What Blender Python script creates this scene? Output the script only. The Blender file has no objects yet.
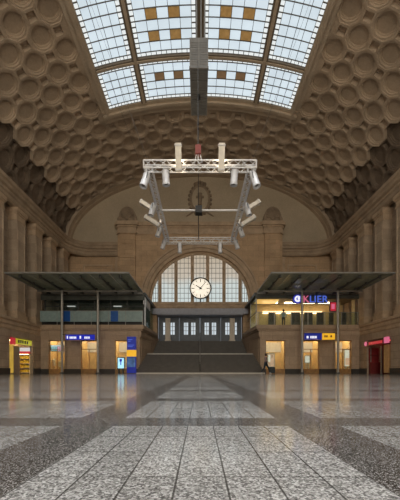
import bpy, math, random
from mathutils import Vector, Matrix
random.seed(7)
SC = bpy.context.scene
C = SC.collection
PI = math.pi
CAM_Z = 0.345
F = 300.0

# ------------------------------------------------------------------ view / world
SC.view_settings.view_transform = 'Standard'
SC.view_settings.look = 'None'
SC.view_settings.gamma = 1.0
SC.view_settings.use_curve_mapping = False
SC.view_settings.exposure = 0.0
SC.cycles.use_denoising = True
SC.cycles.max_bounces = 10
SC.cycles.diffuse_bounces = 6
SC.cycles.glossy_bounces = 4
SC.cycles.transparent_max_bounces = 12
SC.cycles.sample_clamp_indirect = 6.0
w = bpy.data.worlds.new('overcast_sky'); SC.world = w
w.use_nodes = True
w.node_tree.nodes['Background'].inputs[0].default_value = (0.75, 0.85, 1.0, 1)
w.node_tree.nodes['Background'].inputs[1].default_value = 0.4

# ------------------------------------------------------------------ materials
def newmat(name):
    m = bpy.data.materials.new(name); m.use_nodes = True
    nt = m.node_tree
    return m, nt, nt.nodes['Principled BSDF']

def node(nt, t, **kw):
    n = nt.nodes.new(t)
    for k, v in kw.items():
        if k in ('operation', 'blend_type', 'data_type', 'feature', 'distance', 'offset', 'noise_dimensions', 'clamp', 'use_clamp'):
            setattr(n, k, v)
    return n

def math_(nt, op, a, b=None, c=None):
    n = nt.nodes.new('ShaderNodeMath'); n.operation = op
    for i, s in enumerate((a, b, c)):
        if s is None: continue
        if isinstance(s, (int, float)): n.inputs[i].default_value = s
        else: nt.links.new(s, n.inputs[i])
    return n.outputs[0]

def mixc(nt, fac, a, b, mode='MIX'):
    n = nt.nodes.new('ShaderNodeMixRGB'); n.blend_type = mode
    for i, s in enumerate((fac, a, b)):
        if isinstance(s, (int, float)): n.inputs[i].default_value = s
        elif isinstance(s, tuple): n.inputs[i].default_value = (s[0], s[1], s[2], 1)
        else: nt.links.new(s, n.inputs[i])
    return n.outputs[0]

def ramp(nt, fac, stops):
    n = nt.nodes.new('ShaderNodeValToRGB')
    el = n.color_ramp.elements
    while len(el) < len(stops): el.new(0.5)
    for e, (p, c) in zip(el, stops):
        e.position = p; e.color = (c[0], c[1], c[2], 1) if isinstance(c, tuple) else (c, c, c, 1)
    nt.links.new(fac, n.inputs[0])
    return n.outputs[0]

def noise(nt, vec, scale, detail=3, rough=0.55):
    n = nt.nodes.new('ShaderNodeTexNoise')
    n.inputs['Scale'].default_value = scale; n.inputs['Detail'].default_value = detail
    n.inputs['Roughness'].default_value = rough
    nt.links.new(vec, n.inputs['Vector'])
    return n.outputs['Fac']

def stone(name, col, var=0.25, rough=0.8, blocks=None, joint=0.55, scale=0.6, bump=0.15):
    """sandstone or plaster; blocks = ('x'|'y', width, height) adds ashlar joints on a wall facing y or x"""
    m, nt, b = newmat(name)
    tc = nt.nodes.new('ShaderNodeTexCoord'); O = tc.outputs['Object']
    n1 = noise(nt, O, scale, 5, 0.6); n2 = noise(nt, O, 9.0, 4, 0.6)
    dark = tuple(c * (1 - var) for c in col); light = tuple(min(1, c * (1 + var)) for c in col)
    c1 = ramp(nt, n1, [(0.3, dark), (0.7, light)])
    c2 = mixc(nt, 0.35, c1, ramp(nt, n2, [(0.3, 0.55), (0.7, 1.0)]), 'MULTIPLY')
    if blocks:
        ax, bw, bh = blocks
        sep = nt.nodes.new('ShaderNodeSeparateXYZ'); nt.links.new(O, sep.inputs[0])
        com = nt.nodes.new('ShaderNodeCombineXYZ')
        nt.links.new(sep.outputs['X' if ax == 'x' else 'Y'], com.inputs[0]); nt.links.new(sep.outputs['Z'], com.inputs[1])
        br = nt.nodes.new('ShaderNodeTexBrick')
        br.inputs['Scale'].default_value = 1.0; br.inputs['Brick Width'].default_value = bw
        br.inputs['Row Height'].default_value = bh; br.inputs['Mortar Size'].default_value = 0.018
        br.inputs['Color1'].default_value = (0.84, 0.84, 0.84, 1); br.inputs['Color2'].default_value = (1, 1, 1, 1)
        br.inputs['Mortar'].default_value = (joint, joint, joint, 1)
        nt.links.new(com.outputs[0], br.inputs['Vector'])
        c2 = mixc(nt, 1.0, c2, br.outputs['Color'], 'MULTIPLY')
    nt.links.new(c2, b.inputs['Base Color'])
    b.inputs['Roughness'].default_value = rough
    bp = nt.nodes.new('ShaderNodeBump'); bp.inputs['Strength'].default_value = bump; bp.inputs['Distance'].default_value = 0.05
    nt.links.new(n2, bp.inputs['Height']); nt.links.new(bp.outputs[0], b.inputs['Normal'])
    return m

def plain(name, col, rough=0.5, metal=0.0, var=0.1, scale=4.0, spec=0.5):
    m, nt, b = newmat(name)
    tc = nt.nodes.new('ShaderNodeTexCoord')
    n1 = noise(nt, tc.outputs['Object'], scale, 3)
    c = ramp(nt, n1, [(0.3, tuple(x * (1 - var) for x in col)), (0.7, tuple(min(1, x * (1 + var)) for x in col))])
    nt.links.new(c, b.inputs['Base Color'])
    b.inputs['Roughness'].default_value = rough; b.inputs['Metallic'].default_value = metal
    b.inputs['Specular IOR Level'].default_value = spec
    return m

def emit(name, col, strength, var=0.06, scale=1.0, base=None):
    base = base or tuple(x * .25 for x in col)
    m, nt, b = newmat(name)
    tc = nt.nodes.new('ShaderNodeTexCoord')
    n1 = noise(nt, tc.outputs['Object'], scale, 2)
    c = ramp(nt, n1, [(0.3, tuple(x * (1 - var) for x in col)), (0.7, col)])
    b.inputs['Base Color'].default_value = (*base, 1)
    nt.links.new(c, b.inputs['Emission Color']); b.inputs['Emission Strength'].default_value = strength
    b.inputs['Roughness'].default_value = 0.3
    return m

def thin_glass(name, tint, fac_diff=0.15, diff=(0.3, 0.4, 0.38), gloss=0.12, rough=0.02):
    m, nt, b = newmat(name); nt.nodes.remove(b)
    out = nt.nodes['Material Output']
    tr = nt.nodes.new('ShaderNodeBsdfTransparent'); tr.inputs[0].default_value = (*tint, 1)
    df = nt.nodes.new('ShaderNodeBsdfDiffuse')
    tc = nt.nodes.new('ShaderNodeTexCoord')
    n1 = noise(nt, tc.outputs['Object'], 2.0, 3)
    nt.links.new(ramp(nt, n1, [(0.3, tuple(x * 0.8 for x in diff)), (0.7, diff)]), df.inputs[0])
    gl = nt.nodes.new('ShaderNodeBsdfGlossy'); gl.inputs['Roughness'].default_value = rough
    m1 = nt.nodes.new('ShaderNodeMixShader'); m1.inputs[0].default_value = fac_diff
    m2 = nt.nodes.new('ShaderNodeMixShader'); m2.inputs[0].default_value = gloss
    nt.links.new(tr.outputs[0], m1.inputs[1]); nt.links.new(df.outputs[0], m1.inputs[2])
    nt.links.new(m1.outputs[0], m2.inputs[1]); nt.links.new(gl.outputs[0], m2.inputs[2])
    nt.links.new(m2.outputs[0], out.inputs['Surface'])
    return m

def floor_mat():
    m, nt, b = newmat('terrazzo_slabs')
    tc = nt.nodes.new('ShaderNodeTexCoord'); O = tc.outputs['Object']
    sep = nt.nodes.new('ShaderNodeSeparateXYZ'); nt.links.new(O, sep.inputs[0])
    X, Y = sep.outputs['X'], sep.outputs['Y']
    ax = math_(nt, 'ABSOLUTE', X)
    def band(v, a, c):
        return math_(nt, 'MULTIPLY', math_(nt, 'GREATER_THAN', v, a), math_(nt, 'LESS_THAN', v, c))
    lon = math_(nt, 'MAXIMUM', band(ax, 0.544, 0.86), band(ax, 4.6, 4.92))
    lon = math_(nt, 'MAXIMUM', lon, band(ax, 9.6, 9.92))
    my = math_(nt, 'FLOORED_MODULO', math_(nt, 'SUBTRACT', Y, 1.85), 1.49)
    tra = math_(nt, 'LESS_THAN', my, 0.31)
    dark = math_(nt, 'MAXIMUM', lon, tra)
    # joints
    jx = math_(nt, 'LESS_THAN', math_(nt, 'ABSOLUTE', math_(nt, 'SUBTRACT', math_(nt, 'FLOORED_MODULO', math_(nt, 'ADD', X, 0.0775), 0.155), 0.0)), 0.0062)
    jy = math_(nt, 'LESS_THAN', math_(nt, 'FLOORED_MODULO', math_(nt, 'SUBTRACT', Y, 0.375), 0.295), 0.006)
    joint = math_(nt, 'MAXIMUM', jx, jy)
    # chips
    def vor(scale, rnd=1.0):
        v = nt.nodes.new('ShaderNodeTexVoronoi'); v.inputs['Scale'].default_value = scale
        v.inputs['Randomness'].default_value = rnd
        nt.links.new(O, v.inputs['Vector'])
        s = nt.nodes.new('ShaderNodeSeparateColor'); nt.links.new(v.outputs['Color'], s.inputs[0])
        return s.outputs[0], s.outputs[1], v.outputs['Distance']
    a1, a2, ad = vor(150); b1, b2, bd = vor(78); c1_, c2_, cd = vor(300)
    light = ramp(nt, a1, [(0.0, (0.045, 0.04, 0.04)), (0.25, (0.10, 0.092, 0.088)), (0.4, (0.24, 0.23, 0.22)), (0.62, (0.36, 0.35, 0.335)), (0.8, (0.55, 0.54, 0.53)), (1.0, (0.68, 0.67, 0.65))])
    big = ramp(nt, b1, [(0.0, (0.04, 0.036, 0.036)), (0.5, (0.24, 0.23, 0.22)), (1.0, (0.62, 0.61, 0.59))])
    light = mixc(nt, 0.30, light, (0.30, 0.295, 0.29))
    light = mixc(nt, ramp(nt, bd, [(0.24, 0.8), (0.34, 0.0)]), light, big)
    fine = ramp(nt, c1_, [(0.0, 0.72), (1.0, 1.15)])
    light = mixc(nt, 0.8, light, fine, 'MULTIPLY')
    dk = ramp(nt, c2_, [(0.0, (0.02, 0.018, 0.017)), (0.4, (0.04, 0.036, 0.034)), (0.65, (0.09, 0.082, 0.078)), (0.8, (0.22, 0.205, 0.195)), (1.0, (0.52, 0.49, 0.47))])
    dk = mixc(nt, 0.5, dk, fine, 'MULTIPLY')
    tile = nt.nodes.new('ShaderNodeTexWhiteNoise'); tile.noise_dimensions = '2D'
    com = nt.nodes.new('ShaderNodeCombineXYZ')
    nt.links.new(math_(nt, 'FLOOR', math_(nt, 'DIVIDE', math_(nt, 'ADD', X, 0.0775), 0.155)), com.inputs[0])
    nt.links.new(math_(nt, 'FLOOR', math_(nt, 'DIVIDE', math_(nt, 'SUBTRACT', Y, 0.375), 0.295)), com.inputs[1])
    nt.links.new(com.outputs[0], tile.inputs['Vector'])
    light = mixc(nt, 1.0, light, ramp(nt, tile.outputs['Value'], [(0, 0.86), (1, 1.05)]), 'MULTIPLY')
    light = mixc(nt, math_(nt, 'MULTIPLY', joint, 0.85), light, (0.04, 0.036, 0.033))
    light = mixc(nt, 1.0, light, ramp(nt, math_(nt, 'GREATER_THAN', ax, 0.86), [(0, 1.0), (1, 0.82)]), 'MULTIPLY')
    col = mixc(nt, dark, light, dk)
    dirt = noise(nt, O, 1.3, 4)
    col = mixc(nt, 1.0, col, ramp(nt, dirt, [(0.3, 0.8), (0.7, 1.0)]), 'MULTIPLY')
    col = mixc(nt, 1.0, col, (FLOOR_GAIN * .97, FLOOR_GAIN * 0.985, FLOOR_GAIN), 'MULTIPLY')
    nt.links.new(col, b.inputs['Base Color'])
    r = math_(nt, 'ADD', math_(nt, 'MULTIPLY', noise(nt, O, 3.0, 3), 0.07), 0.085)
    nt.links.new(r, b.inputs['Roughness'])
    b.inputs['Specular IOR Level'].default_value = 0.13
    bp = nt.nodes.new('ShaderNodeBump'); bp.inputs['Strength'].default_value = 0.05; bp.inputs['Distance'].default_value = 0.004
    nt.links.new(noise(nt, O, 60.0, 2), bp.inputs['Height']); nt.links.new(bp.outputs[0], b.inputs['Normal'])
    return m

FLOOR_GAIN = 1.0
DAY_FILL, STRIP_W, SPOT_W = 1250.0, 14.0, 400.0
STREET = 6.4
STRIPS, SPOTS = [], []
SKY = 1.0
M = {}
M['floor'] = floor_mat()
M['plaster'] = stone('coffer_plaster', (0.52, 0.405, 0.295), 0.16, 0.85, scale=0.5)
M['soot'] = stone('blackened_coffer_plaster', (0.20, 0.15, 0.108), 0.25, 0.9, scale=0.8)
M['lunette'] = stone('lunette_plaster', (0.55, 0.455, 0.33), 0.12, 0.85, scale=0.3)
M['frame'] = stone('skylight_stone_frame', (0.58, 0.47, 0.35), 0.15, 0.8)
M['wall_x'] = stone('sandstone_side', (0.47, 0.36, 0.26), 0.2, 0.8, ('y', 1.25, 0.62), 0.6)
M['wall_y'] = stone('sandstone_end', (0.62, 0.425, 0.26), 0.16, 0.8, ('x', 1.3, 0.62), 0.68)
M['stone'] = stone('sandstone_moulding', (0.54, 0.395, 0.265), 0.2, 0.75, scale=1.2)
M['pil'] = stone('pilaster_sandstone', (0.54, 0.415, 0.30), 0.2, 0.8, ('y', 9.0, 0.9), 0.75)
M['pav'] = stone('pavilion_stone', (0.52, 0.385, 0.27), 0.16, 0.7, ('x', 1.1, 0.85), 0.72)
M['plinth'] = plain('dark_plinth_stone', (0.05, 0.045, 0.042), 0.35)
M['stair'] = stone('dark_stair_stone', (0.085, 0.076, 0.068), 0.15, 0.55, scale=2.0)
M['nosing'] = plain('pale_stair_edge', (0.52, 0.5, 0.46), 0.6)
M['rib'] = plain('skylight_rib_paint', (0.20, 0.16, 0.115), 0.6)
M['bar'] = plain('skylight_bar_iron', (0.12, 0.105, 0.09), 0.6)
M['pane'] = emit('skylight_glass', (0.78, 0.90, 0.98), 0.86 * SKY, 0.14, 0.55)
M['pane_b'] = emit('skylight_border_glass', (0.90, 0.95, 0.95), 0.92 * SKY, 0.1, 0.8)
M['amber'] = emit('amber_glass', (0.27, 0.16, 0.055), 0.9 * SKY, 0.35, 5.0, (0.3, 0.15, 0.04))
M['amber_d'] = emit('brown_glass', (0.15, 0.09, 0.045), 0.9 * SKY, 0.35, 5.0, (0.15, 0.08, 0.03))
M['white_metal'] = plain('white_painted_metal', (0.74, 0.73, 0.72), 0.4, 0.0)
M['alu'] = plain('painted_silver', (0.70, 0.71, 0.74), 0.4, 0.1)
M['lamp_beige'] = plain('cream_lamp_housing', (0.80, 0.74, 0.64), 0.45)
M['black'] = plain('black_metal', (0.015, 0.015, 0.016), 0.5)
M['dark_grey'] = plain('dark_grey_metal', (0.07, 0.072, 0.07), 0.5)
M['mid_grey'] = plain('grey_panel_metal', (0.26, 0.255, 0.24), 0.5)
M['lt_grey'] = plain('light_grey_panel', (0.20, 0.197, 0.19), 0.5)
M['cornice'] = stone('cornice_sandstone', (0.43, 0.32, 0.22), 0.2, 0.8, scale=1.0)
M['weathered'] = stone('weathered_sandstone', (0.33, 0.25, 0.175), 0.25, 0.85, scale=1.5)
M['steel'] = plain('steel_post', (0.34, 0.325, 0.30), 0.35, 0.5)
M['slate'] = plain('slate_blue_paint', (0.085, 0.105, 0.135), 0.45)
M['soffit'] = plain('grey_soffit_panel', (0.36, 0.37, 0.43), 0.5)
M['clear'] = thin_glass('clear_glass', (0.86, 0.93, 0.9), 0.05, (0.4, 0.5, 0.48), 0.08)
M['canopy_glass'] = thin_glass('green_canopy_glass', (0.50, 0.56, 0.47), 0.72, (0.50, 0.55, 0.46), 0.10, 0.12)
M['frost'] = plain('frosted_teal_glass', (0.29, 0.39, 0.39), 0.25)
M['blue'] = plain('blue_panel', (0.012, 0.10, 0.40), 0.35)
M['gallery_dark'] = plain('dark_gallery_finish', (0.085, 0.092, 0.08), 0.6, 0, 0.4, 1.0)
M['room_tan'] = plain('warm_shop_wall', (0.72, 0.50, 0.25), 0.7, 0, 0.15, 1.2)
M['room_cream'] = plain('cream_shop_wall', (0.75, 0.62, 0.42), 0.7)
M['wood'] = plain('warm_wood', (0.35, 0.19, 0.07), 0.5, 0, 0.3, 3.0)

# ------------------------------------------------------------------ mesh builder
class MB:
    def __init__(s): s.v = []; s.f = []; s.mi = []; s.m = 0
    def add(s, vs, fs):
        o = len(s.v); s.v += [tuple(p) for p in vs]
        for q in fs: s.f.append(tuple(i + o for i in q)); s.mi.append(s.m)
        return s
    def box(s, x0, x1, y0, y1, z0, z1):
        vs = [(x, y, z) for z in (z0, z1) for y in (y0, y1) for x in (x0, x1)]
        return s.add(vs, [(0, 2, 3, 1), (4, 5, 7, 6), (0, 1, 5, 4), (2, 6, 7, 3), (0, 4, 6, 2), (1, 3, 7, 5)])
    def obox(s, c, sx, sy, sz, mat3):
        vs = []
        for z in (-.5, .5):
            for y in (-.5, .5):
                for x in (-.5, .5):
                    vs.append(Vector(c) + mat3 @ Vector((x * sx, y * sy, z * sz)))
        return s.add(vs, [(0, 2, 3, 1), (4, 5, 7, 6), (0, 1, 5, 4), (2, 6, 7, 3), (0, 4, 6, 2), (1, 3, 7, 5)])
    def prism(s, poly, fn, a, b):
        """poly: 2D points; fn(p, t) -> 3D"""
        n = len(poly)
        vs = [fn(p, a) for p in poly] + [fn(p, b) for p in poly]
        fs = [tuple(range(n - 1, -1, -1)), tuple(range(n, 2 * n))]
        fs += [(i, (i + 1) % n, n + (i + 1) % n, n + i) for i in range(n)]
        return s.add(vs, fs)
    def tube(s, p0, p1, r, n=8, r1=None, cap=True):
        p0 = Vector(p0); p1 = Vector(p1); d = (p1 - p0)
        if d.length < 1e-6: return s
        d.normalize(); u = d.orthogonal().normalized(); w_ = d.cross(u); r1 = r if r1 is None else r1
        vs = []
        for p, rr in ((p0, r), (p1, r1)):
            for i in range(n):
                a = 2 * PI * i / n; vs.append(p + (u * math.cos(a) + w_ * math.sin(a)) * rr)
        fs = [(i, (i + 1) % n, n + (i + 1) % n, n + i) for i in range(n)]
        if cap: fs += [tuple(range(n - 1, -1, -1)), tuple(range(n, 2 * n))]
        return s.add(vs, fs)
    def lathe(s, prof, n=20, origin=(0, 0, 0), axis=(0, 0, 1)):
        ax = Vector(axis).normalized(); u = ax.orthogonal().normalized(); w_ = ax.cross(u); o = Vector(origin)
        vs = []
        for r, h in prof:
            for i in range(n):
                a = 2 * PI * i / n; vs.append(o + ax * h + (u * math.cos(a) + w_ * math.sin(a)) * r)
        fs = []
        for k in range(len(prof) - 1):
            for i in range(n):
                fs.append((k * n + i, k * n + (i + 1) % n, (k + 1) * n + (i + 1) % n, (k + 1) * n + i))
        fs.append(tuple(range(n - 1, -1, -1))); L = (len(prof) - 1) * n; fs.append(tuple(range(L, L + n)))
        return s.add(vs, fs)
    def sweep(s, path, prof, closed=True):
        """path: list of (x,y) going along; prof: list of (off,z), off = distance to the path's left; mitred"""
        n = len(prof); rings = []
        P = [Vector((p[0], p[1])) for p in path]
        for i, p in enumerate(P):
            d0 = (P[i] - P[i - 1]).normalized() if i else (P[1] - P[0]).normalized()
            d1 = (P[i + 1] - P[i]).normalized() if i < len(P) - 1 else d0
            n0 = Vector((-d0.y, d0.x)); n1 = Vector((-d1.y, d1.x)); nn = (n0 + n1)
            nn = nn / max(0.2, nn.dot(n0))
            rings.append([(p.x + nn.x * o, p.y + nn.y * o, z) for o, z in prof])
        vs = [q for r in rings for q in r]; fs = []
        for k in range(len(rings) - 1):
            for i in range(n if closed else n - 1):
                fs.append((k * n + i, k * n + (i + 1) % n, (k + 1) * n + (i + 1) % n, (k + 1) * n + i))
        if closed:
            fs.append(tuple(range(n - 1, -1, -1))); L = (len(rings) - 1) * n; fs.append(tuple(range(L, L + n)))
        return s.add(vs, fs)
    def build(s, name, mat, parent=None, smooth=False, recalc=True):
        me = bpy.data.meshes.new(name)
        me.from_pydata(s.v, [], s.f)
        mats = mat if isinstance(mat, (list, tuple)) else [mat]
        for m in mats: me.materials.append(M[m] if isinstance(m, str) else m)
        if len(mats) > 1: me.polygons.foreach_set('material_index', s.mi)
        if recalc:
            import bmesh
            bm = bmesh.new(); bm.from_mesh(me); bmesh.ops.recalc_face_normals(bm, faces=bm.faces); bm.to_mesh(me); bm.free()
        if smooth:
            me.polygons.foreach_set('use_smooth', [True] * len(me.polygons))
            try: me.set_sharp_from_angle(angle=math.radians(40))
            except Exception: pass
        o = bpy.data.objects.new(name, me); C.objects.link(o)
        if parent is not None:
            o.parent = parent
            if parent.type == 'EMPTY' or parent.location.length > 0:
                o.matrix_parent_inverse = world_inv(parent)
        return o

def world_inv(o):
    m = Matrix.LocRotScale(o.location, o.rotation_euler, o.scale)
    if o.parent: m = Matrix.LocRotScale(o.parent.location, o.parent.rotation_euler, o.parent.scale) @ m
    return m.inverted()

def tag(o, label, cat, group=None):
    o['label'] = label; o['category'] = cat
    if group: o['group'] = group
    return o
def struct(o): o['kind'] = 'structure'; return o
def thing(name, loc, label, cat, group=None):
    o = bpy.data.objects.new(name, None); C.objects.link(o); o.location = loc; o.empty_display_size = 0.2
    return tag(o, label, cat, group)
def bx(name, mat, parent, *a): return MB().box(*a).build(name, mat, parent)
def text(name, body, mat, parent, loc, size, rot=(PI / 2, 0, 0), ext=0.015, align='LEFT'):
    cu = bpy.data.curves.new(name, 'FONT'); cu.body = body; cu.size = size; cu.extrude = ext; cu.align_x = align
    cu.materials.append(M[mat] if isinstance(mat, str) else mat)
    tmp = bpy.data.objects.new(name, cu); C.objects.link(tmp); bpy.context.view_layer.update()
    me = bpy.data.meshes.new_from_object(tmp.evaluated_get(bpy.context.evaluated_depsgraph_get())); bpy.data.objects.remove(tmp)
    o = bpy.data.objects.new(name, me); C.objects.link(o); o.location = loc; o.rotation_euler = rot
    if parent is not None: o.parent = parent; o.matrix_parent_inverse = world_inv(parent)
    return o

# ------------------------------------------------------------------ vault
A, B, ZS = 16.0, 8.5, 16.0
Y_END, Y_NEAR = 37.5, -12.0
NT = 2000
_arc = [(0.0, 0.0)]
for i in range(1, NT + 1):
    t0 = (PI / 2) * (i - 1) / NT; t1 = (PI / 2) * i / NT
    _arc.append((_arc[-1][0] + math.hypot(A * (math.sin(t1) - math.sin(t0)), B * (math.cos(t1) - math.cos(t0))), t1))
S_TOT = _arc[-1][0]
def theta(u):
    s_ = abs(u); lo, hi = 0, NT
    if s_ >= S_TOT: th = PI / 2 + (s_ - S_TOT) / B
    else:
        while hi - lo > 1:
            mid = (lo + hi) // 2
            if _arc[mid][0] <= s_: lo = mid
            else: hi = mid
        f = (s_ - _arc[lo][0]) / (_arc[hi][0] - _arc[lo][0]); th = _arc[lo][1] + f * (_arc[hi][1] - _arc[lo][1])
    return math.copysign(th, u)
def V(u, v, w_=0.0):
    t = theta(u); n = Vector((math.sin(t) / A, math.cos(t) / B)).normalized()
    return (A * math.sin(t) + n.x * w_, v, ZS + B * math.cos(t) + n.y * w_)
def u_of_x(x):
    t = math.asin(min(1, x / A)); lo = int(t / (PI / 2) * NT); return _arc[min(NT, lo)][0]

P = 2.4; ROW = P / 2
N0 = 8
U_SK = N0 * ROW - 0.3535 * P            # outer edge of the skylight's stone frame
SKY_Y1, SKY_Y0 = 27.45, -7.0            # outer frame ends
N_MAX = int(S_TOT / ROW) + 1
N_DARK = 14

vb = MB()
def coffer(n, v, wb, mi):
    vb.m = mi
    u0 = n * ROW; ap = 0.3535 * P; K = 24
    def octr(a, rr):
        k = (a + PI / 8) % (PI / 4) - PI / 8
        return rr / math.cos(k)
    rings = [('o', ap, 0.0), ('o', ap * 0.925, 0.0), ('o', ap * 0.90, 0.05), ('c', ap * 0.81, 0.05), ('c', ap * 0.78, 0.15), ('c', ap * 0.71, 0.15), ('c', ap * 0.685, 0.24), ('c', ap * 0.30, 0.25)]
    vs = []
    for kind, rr, w_ in rings:
        for i in range(K):
            a = 2 * PI * (i + 0.5) / K
            r_ = octr(a, rr) if kind == 'o' else rr
            vs.append(V(u0 + r_ * math.cos(a), v + r_ * math.sin(a), wb + w_))
    fs = []
    for k in range(len(rings) - 1):
        for i in range(K):
            fs.append((k * K + i, k * K + (i + 1) % K, (k + 1) * K + (i + 1) % K, (k + 1) * K + i))
    L = (len(rings) - 1) * K; fs.append(tuple(range(L, L + K)))
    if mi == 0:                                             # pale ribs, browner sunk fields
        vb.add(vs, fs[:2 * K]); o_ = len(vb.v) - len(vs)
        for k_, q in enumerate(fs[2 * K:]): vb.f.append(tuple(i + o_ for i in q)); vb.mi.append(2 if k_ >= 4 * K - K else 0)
    else: vb.add(vs, fs)
def small_sq(n, v, wb, mi):
    vb.m = mi
    u0 = n * ROW; h = 0.1465 * P
    rings = [(h, 0.0), (h * 0.78, 0.0), (h * 0.70, 0.30), (h * 0.4, 0.32)]
    vs = []
    for r_, w_ in rings:
        for a, b in ((-1, -1), (1, -1), (1, 1), (-1, 1)):
            vs.append(V(u0 + a * r_, v + b * r_, wb + w_))
    fs = []
    for k in range(3):
        for i in range(4):
            fs.append((k * 4 + i, k * 4 + (i + 1) % 4, (k + 1) * 4 + (i + 1) % 4, (k + 1) * 4 + i))
    fs.append((12, 13, 14, 15)); vb.add(vs, fs)

V_FIRST = 28.35 + 0.0
GY1_ = 26.45
STEP = 0.30
for n in range(-N_MAX, N_MAX + 1):
    an = abs(n)
    for j in range(-20, 8):
        for kind in (0, 1):
            v = V_FIRST + j * P + (P / 2 if (n + kind) % 2 else 0)
            if v > Y_END - 0.9 or v < Y_NEAR - 0.5: continue
            if an < N0 and SKY_Y0 - 0.6 < v < SKY_Y1 + 0.75:
                # plain half cells beside the skylight's frame, with a small sunk panel
                if kind == 0 and (an == N0 - 1 or v > SKY_Y1 - 0.75):
                    vb.m = 0; sgn = 1 if n > 0 else -1
                    def cl(u_, v_):
                        inside_v = v_ < GY1_ + .2
                        if abs(u_) < 8.3 and inside_v:
                            if an == N0 - 1: u_ = sgn * 8.3
                            else: v_ = GY1_ + .2
                        return u_, v_
                    ap = 0.3535 * P
                    ring = [cl(n * ROW + ap / math.cos(PI / 8) * math.cos(PI / 4 * (i + .5)), v + ap / math.cos(PI / 8) * math.sin(PI / 4 * (i + .5))) for i in range(8)]
                    vb.add([V(a, b_, .03) for a, b_ in ring], [tuple(range(8))])
                continue
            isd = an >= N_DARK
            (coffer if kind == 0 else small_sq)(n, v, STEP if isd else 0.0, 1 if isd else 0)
# skirts around each octagon at the scalloped edge of the pale tiers
vb.m = 0
for n in (N_DARK - 1, N_DARK - 2, -(N_DARK - 1), -(N_DARK - 2)):
    for j in range(-20, 8):
        v = V_FIRST + j * P + (P / 2 if n % 2 else 0)
        if v > Y_END - 0.9 or v < Y_NEAR - 0.5: continue
        ap = 0.3535 * P; vs = []
        for i in range(8):
            a = 2 * PI * (i + 0.5) / 8; r_ = ap / math.cos(PI / 8)
            for w_ in (0.0, STEP + 0.1): vs.append(V(n * ROW + r_ * math.cos(a), v + r_ * math.sin(a), w_))
        vb.add(vs, [(2 * i, 2 * ((i + 1) % 8), 2 * ((i + 1) % 8) + 1, 2 * i + 1) for i in range(8)])
# plain shell behind the coffers
def shell(u0, u1, v0, v1, w_, nu=40, nv=1, mi=0):
    vb.m = mi
    vs = [V(u0 + (u1 - u0) * i / nu, v0 + (v1 - v0) * k / nv, w_) for k in range(nv + 1) for i in range(nu + 1)]
    vb.add(vs, [(k * (nu + 1) + i, k * (nu + 1) + i + 1, (k + 1) * (nu + 1) + i + 1, (k + 1) * (nu + 1) + i) for k in range(nv) for i in range(nu)])
SU = S_TOT + 0.4
shell(-SU, SU, SKY_Y1 - 0.3, Y_END + 0.4, 0.8, 90)
shell(-SU, SU, Y_NEAR - 0.4, SKY_Y0 + 0.3, 0.8, 90)
for sg in (-1, 1): shell(sg * (U_SK - 0.2), sg * SU, SKY_Y0, SKY_Y1, 0.8, 40)
# back-filling rib face under the zigzag edges next to skylight and end bands
def slab(u0, u1, v0, v1, w0, w1, nu, mb, mi=0):
    mb.m = mi
    vs = []
    for i in range(nu + 1):
        u = u0 + (u1 - u0) * i / nu
        vs += [V(u, v0, w0), V(u, v1, w0), V(u, v1, w1), V(u, v0, w1)]
    fs = []
    for i in range(nu):
        a = i * 4; b = a + 4
        for k in range(4): fs.append((a + k, a + (k + 1) % 4, b + (k + 1) % 4, b + k))
    fs += [(0, 3, 2, 1), (nu * 4, nu * 4 + 1, nu * 4 + 2, nu * 4 + 3)]
    mb.add(vs, fs)
slab(-SU, SU, Y_END - 1.25, Y_END - 0.55, 0.03, 0.5, 90, vb)
slab(-SU, SU, Y_END - 0.55, Y_END + 0.1, -0.02, 0.5, 90, vb)
slab(-SU, SU, Y_NEAR - 0.1, Y_NEAR + 0.9, -0.12, 0.5, 90, vb)
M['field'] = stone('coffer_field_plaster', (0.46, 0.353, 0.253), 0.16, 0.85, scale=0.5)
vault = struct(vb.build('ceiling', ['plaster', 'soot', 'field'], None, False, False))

# ------------------------------------------------------------------ skylight (window_1)
fb = MB()
G_HALF = u_of_x(8.0)                      # glass edge on each side
GY1 = 26.45
for sg in (-1, 1):
    for (a, b_, w0) in ((G_HALF, G_HALF + 0.22, -0.10), (G_HALF + 0.22, G_HALF + 0.42, -0.28), (G_HALF + 0.42, U_SK + 0.12, -0.06)):
        slab(sg * a, sg * b_, SKY_Y0, SKY_Y1 + 0.12, w0, 0.5, 2, fb)
for (a, b_, w0) in ((GY1, GY1 + 0.35, -0.10), (GY1 + 0.35, GY1 + 0.62, -0.28), (GY1 + 0.62, SKY_Y1 + 0.3, -0.06)):
    slab(-U_SK - 0.1, U_SK + 0.1, a, b_, w0, 0.5, 48, fb)
slab(-U_SK - 0.1, U_SK + 0.1, SKY_Y0 - 0.4, SKY_Y0 + 0.8, -0.1, 0.5, 48, fb)
sky = struct(fb.build('window_1', 'frame'))
RX0, RX1 = u_of_x(4.75), u_of_x(5.2)
RC = 0.30
bays_v = [(23.15, GY1)]
v = 22.8
while v > SKY_Y0 + 1.5:
    bays_v.append((max(SKY_Y0 + 0.8, v - 5.29), v)); v -= 5.29 + 0.35
rb = MB()
for sg in (-1, 1): slab(sg * RX0, sg * RX1, SKY_Y0, GY1, -0.22, 0.3, 2, rb)
slab(-RC, RC, SKY_Y0, GY1, -0.18, 0.3, 2, rb)
for i in range(len(bays_v) - 1): slab(-G_HALF, G_HALF, bays_v[i + 1][1], bays_v[i][0], -0.2, 0.3, 40, rb)
rb.build('rib', 'rib', sky)
rl = MB()
for sg in (-1, 1): slab(sg * (RX0 + .12), sg * (RX1 - .12), SKY_Y0, GY1, -0.30, -0.2, 2, rl)
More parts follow.
